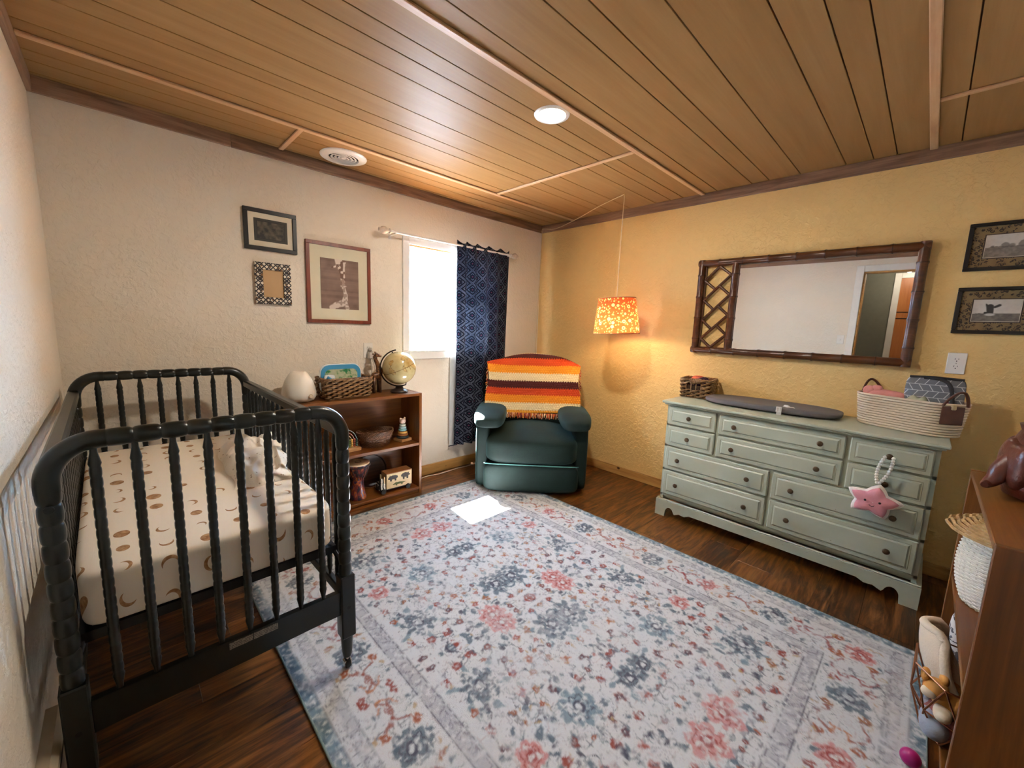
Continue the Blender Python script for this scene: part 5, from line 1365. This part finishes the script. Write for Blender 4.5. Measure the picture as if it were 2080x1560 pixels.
# ------------------------------------------------------------------ rug
def rug_art(ny, nx, cell):
    qy, qx = (ny+1)//2, (nx+1)//2
    Yq, Xq = np.mgrid[0:qy, 0:qx]*cell          # metres from the outer edge, quarter of the rug
    jit = (vnoise(qy, qx, 5, 50, 2)-.5)*.022; jit2 = (vnoise(qy, qx, 5, 51, 2)-.5)*.022
    X, Y_ = Xq+jit, Yq+jit2
    e = np.minimum(Xq, Yq)
    cream, slate, blue, mauve, dark = lin(197, 199, 202), lin(80, 98, 112), lin(108, 132, 146), lin(150, 148, 158), lin(78, 77, 92)
    red, pink, orange, rust, gold = lin(146, 62, 60), lin(190, 130, 126), lin(180, 122, 84), lin(142, 70, 52), lin(172, 144, 102)
    A = np.ones((qy, qx, 3), np.float32)*cream
    mot = vnoise(qy, qx, 18, 52, 3); A = A*(1-.10*mot[..., None])+lin(186, 188, 196)*(.10*mot)[..., None]
    fine = vnoise(qy, qx, 3, 53, 2)
    def lay(mask, col, a=1.0):
        nonlocal A
        m = np.clip(mask, 0, 1)*a*np.clip((fine-.22)*3.2, 0, 1); A = A*(1-m[..., None])+col*m[..., None]
    def S(d, w=.006): return np.clip(.5-d/w, 0, 1)
    def flower(cx, cy, r, n, col, mid, core, rot=0.0):
        dx, dy = X-cx, Y_-cy; rr = np.hypot(dx, dy); th = np.arctan2(dy, dx)+rot
        pet = r*(.72+.28*np.abs(np.cos(n*th/2)))
        lay(S(rr-pet), col, .85); lay(S(np.abs(rr-pet*.62)-.0035), mid, .8); lay(S(rr-r*.34), mid, .9); lay(S(rr-r*.16), core)
    def leaf(cx, cy, L, w, ang, col):
        dx, dy = X-cx, Y_-cy; a = dx*math.cos(ang)+dy*math.sin(ang); b = -dx*math.sin(ang)+dy*math.cos(ang)
        t = np.clip(a/L, 0, 1); lay(S(np.hypot(a-t*L, b)-w*np.sin(math.pi*np.clip(t, .02, .98))), col, .85)
    def line(p, q, w, col, bow=0.0, a=.8):
        n = 7; P = []
        for k in range(n+1):
            t = k/n; o = bow*math.sin(math.pi*t); dx, dy = q[0]-p[0], q[1]-p[1]
            P.append((p[0]+dx*t-dy*o, p[1]+dy*t+dx*o))
        d = np.full(X.shape, 9.0)
        for (ax, ay), (bx, by) in zip(P, P[1:]):
            ex, ey = bx-ax, by-ay; t = np.clip(((X-ax)*ex+(Y_-ay)*ey)/(ex*ex+ey*ey+1e-9), 0, 1); d = np.minimum(d, np.hypot(X-ax-t*ex, Y_-ay-t*ey))
        lay(S(d-w, .005), col, a)
    W_, H_ = nx*cell/2, ny*cell/2
    for sd, ce_, col, a_ in ((80, 9, dark, .62), (81, 7, slate, .50), (82, 6, mauve, .70), (83, 10, rust, .28), (84, 5, dark, .40)):
        n_ = vnoise(qy, qx, ce_, sd, 2); g_ = np.clip((vnoise(qy, qx, 16, sd+20, 2)-.40)*5, 0, 1)
        lay(np.clip(1.6-np.abs(n_-.5)/.016, 0, 1)*g_*(e > .05), col, a_)
    # border bands
    bandmask = S(e-.040, .006); lay(bandmask, blue, .95)
    br = np.clip((vnoise(qy, qx, 6, 55, 2)-.5)*6, 0, 1); lay(bandmask*br, slate, .7)
    lay(S(np.abs(e-.044)-.0022), dark, .7)
    lay(S(np.abs(e-.085)-.020), mauve, .45); lay(S(np.abs(e-.108)-.0022), dark, .7)
    lay(S(np.abs(e-.335)-.024), mauve, .55)
    for k in (.308, .362): lay(S(np.abs(e-k)-.0026), dark, .85)
    rg = random.Random(11)
    def along(L, horizontal):
        k = .20; i = 0
        while k < L+.05:
            P = (lambda t, w: (t, w)) if horizontal else (lambda t, w: (w, t))
            c = P(k, .205)
            typ = i % 4
            if typ == 0: flower(*c, .056, 7, pink, red, cream, rg.random())
            elif typ == 2: flower(*c, .070, 8, slate, dark, cream, rg.random())
            else:
                for s_ in (-1, 1):
                    line(P(k-.06, .205+s_*.045), P(k+.05, .205+s_*.02), .0055, red if typ == 1 else rust, .35*s_)
                    line(P(k+.05, .205+s_*.02), P(k+.02, .205-s_*.03), .0050, red if typ == 1 else orange, -.4*s_)
            for s_ in (-1, 1):
                b = P(k+.075, .205+s_*.055); flower(*b, .020, 5, [orange, red, gold][i % 3], rust, cream, rg.random())
                leaf(*P(k+.03, .205+s_*.062), .035, .008, rg.random()*6, slate); leaf(*P(k-.05, .205+s_*.07), .030, .007, rg.random()*6, gold)
                line(P(k-.02, .205+s_*.07), P(k+.10, .205+s_*.04), .0020, dark, .3*s_, .6)
            k += .155; i += 1
        k = .06
        while k < L+.05:
            P = (lambda t, w: (t, w)) if horizontal else (lambda t, w: (w, t))
            line(P(k, .070), P(k+.04, .100), .0018, dark, .3, .6); line(P(k, .322), P(k+.045, .350), .0018, dark, -.3, .6); k += .05
    along(W_, True); along(H_, False)
    # field: large flowers, vines and many small blossoms
    big = [(.52, .56, .085, 8, slate), (.92, .50, .075, 7, pink), (.70, .86, .080, 8, blue), (.50, 1.16, .080, 8, slate), (.94, 1.18, .092, 9, slate), (.78, 1.34, .070, 8, pink), (.95, .80, .060, 7, slate), (.46, .86, .055, 6, pink)]
    pts = []
    for _ in range(2600):
        p = (rg.uniform(.39, W_), rg.uniform(.39, H_))
        if all(math.hypot(p[0]-q[0], p[1]-q[1]) > .052 for q in pts) and all(math.hypot(p[0]-b[0], p[1]-b[1]) > b[2]+.028 for b in big): pts.append(p)
    for i, p in enumerate(pts):
        nb = sorted(pts, key=lambda q: math.hypot(p[0]-q[0], p[1]-q[1]))[1:3]
        leaf(p[0]-.016, p[1]+.012, .030, .007, rg.random()*6, [slate, dark, mauve][i % 3])
        if i % 3: line(p, nb[0], .0024, dark, rg.uniform(-.4, .4), .7)
        if i % 2 == 0: line(p, nb[1], .0020, slate, rg.uniform(-.5, .5), .7)
    for b in big:
        for k in range(6):
            a = k*math.pi/3+b[0]*5; leaf(b[0]+b[2]*.9*math.cos(a), b[1]+b[2]*.9*math.sin(a), .055, .013, a+.5, slate if b[4] is not slate else blue)
        flower(b[0], b[1], b[2], b[3], b[4], dark if b[4] is not pink else red, cream, b[1])
    for i, p in enumerate(pts):
        c = [red, orange, pink, rust, gold, red, slate][i % 7]
        if i % 5 == 4: leaf(p[0], p[1], .050, .012, rg.random()*6, slate); leaf(p[0], p[1], .042, .010, rg.random()*6, dark)
        else: flower(p[0], p[1], rg.uniform(.011, .022), 5, c, rust if c is not rust else dark, cream, rg.random())
        leaf(p[0]+.012, p[1]-.01, .026, .006, rg.random()*6, [slate, dark, mauve, gold][i % 4])
    full = np.empty((ny, nx, 3), np.float32)
    full[:qy, :qx] = A; full[:qy, nx-qx:] = A[:, ::-1]
    full[ny-qy:] = full[:qy][::-1]
    wear = np.clip((vnoise(ny, nx, 40, 60, 3)-.42)*1.6, 0, .45)[..., None]*np.clip((vnoise(ny, nx, 4, 61, 2)-.3)*3, 0, 1)[..., None]
    return full*(1-wear)+lin(184, 186, 190)*wear
RX0, RX1, RY0, RY1 = .367, 2.355, -.160, 2.587
nx = 414; cell = (RX1-RX0)/(nx-1); ny = int(round((RY1-RY0)/cell))+1
art = rug_art(ny, nx, cell)
xs = np.linspace(RX0, RX1, nx); ys = np.linspace(RY0, RY1, ny)
co = np.empty((ny, nx, 3), np.float32); co[..., 0] = xs[None]; co[..., 1] = ys[:, None]
co[..., 2] = .0088+.0016*(NR.random((ny, nx))-.5)+.0008*vnoise(ny, nx, 12, 70)
co -= np.array([(RX0+RX1)/2, (RY0+RY1)/2, 0], np.float32)
me = bpy.data.meshes.new('pile'); me.vertices.add(ny*nx); me.vertices.foreach_set('co', co.ravel())
jj, ii = np.mgrid[0:ny-1, 0:nx-1]; a = (jj*nx+ii).ravel(); q = np.stack([a, a+1, a+nx+1, a+nx], 1).astype(np.int32)
me.loops.add(q.size); me.loops.foreach_set('vertex_index', q.ravel()); me.polygons.add(len(q))
me.polygons.foreach_set('loop_start', np.arange(0, q.size, 4, dtype=np.int32))
me.polygons.foreach_set('use_smooth', np.ones(len(q), bool))
me.update(calc_edges=True); me.validate()
at = me.color_attributes.new('print', 'FLOAT_COLOR', 'POINT')
ca = np.ones((ny*nx, 4), np.float32); ca[:, :3] = art.reshape(-1, 3); at.data.foreach_set('color', ca.ravel())
t = NT('rug_pile'); at_ = t.new('ShaderNodeAttribute', attribute_name='print')
sh_ = t.noise(t.co(), 260, 2); col = t.mix(t.ma('MULTIPLY', sh_, .35), at_.outputs['Color'], t.vm('MULTIPLY', at_.outputs['Color'], (.72, .72, .72)))
t.bump(t.noise(t.co(), 330, 2), .6, .004)
me.materials.append(t.fin(col, .95, 0, .1))
rg_ = thing('area_rug', 'large distressed floral area rug in cream, slate and red on the floor', 'rug', ((RX0+RX1)/2, (RY0+RY1)/2, 0))
obj('pile', me, None, rg_)
hx, hy = (RX1-RX0)/2, (RY1-RY0)/2
obj('backing', MB().box(-hx, hx, -hy, hy, .0008, .0068), plain('rug_backing', (150, 140, 126), .9), rg_, None)
M_BIND = plain('rug_binding', (120, 138, 140), .8, var=.15, scale=90)
obj('binding', MB().tube([(-hx, -hy, .0055), (hx, -hy, .0055), (hx, hy, .0055), (-hx, hy, .0055)], .0052, 8, closed=True), M_BIND, rg_, 60)
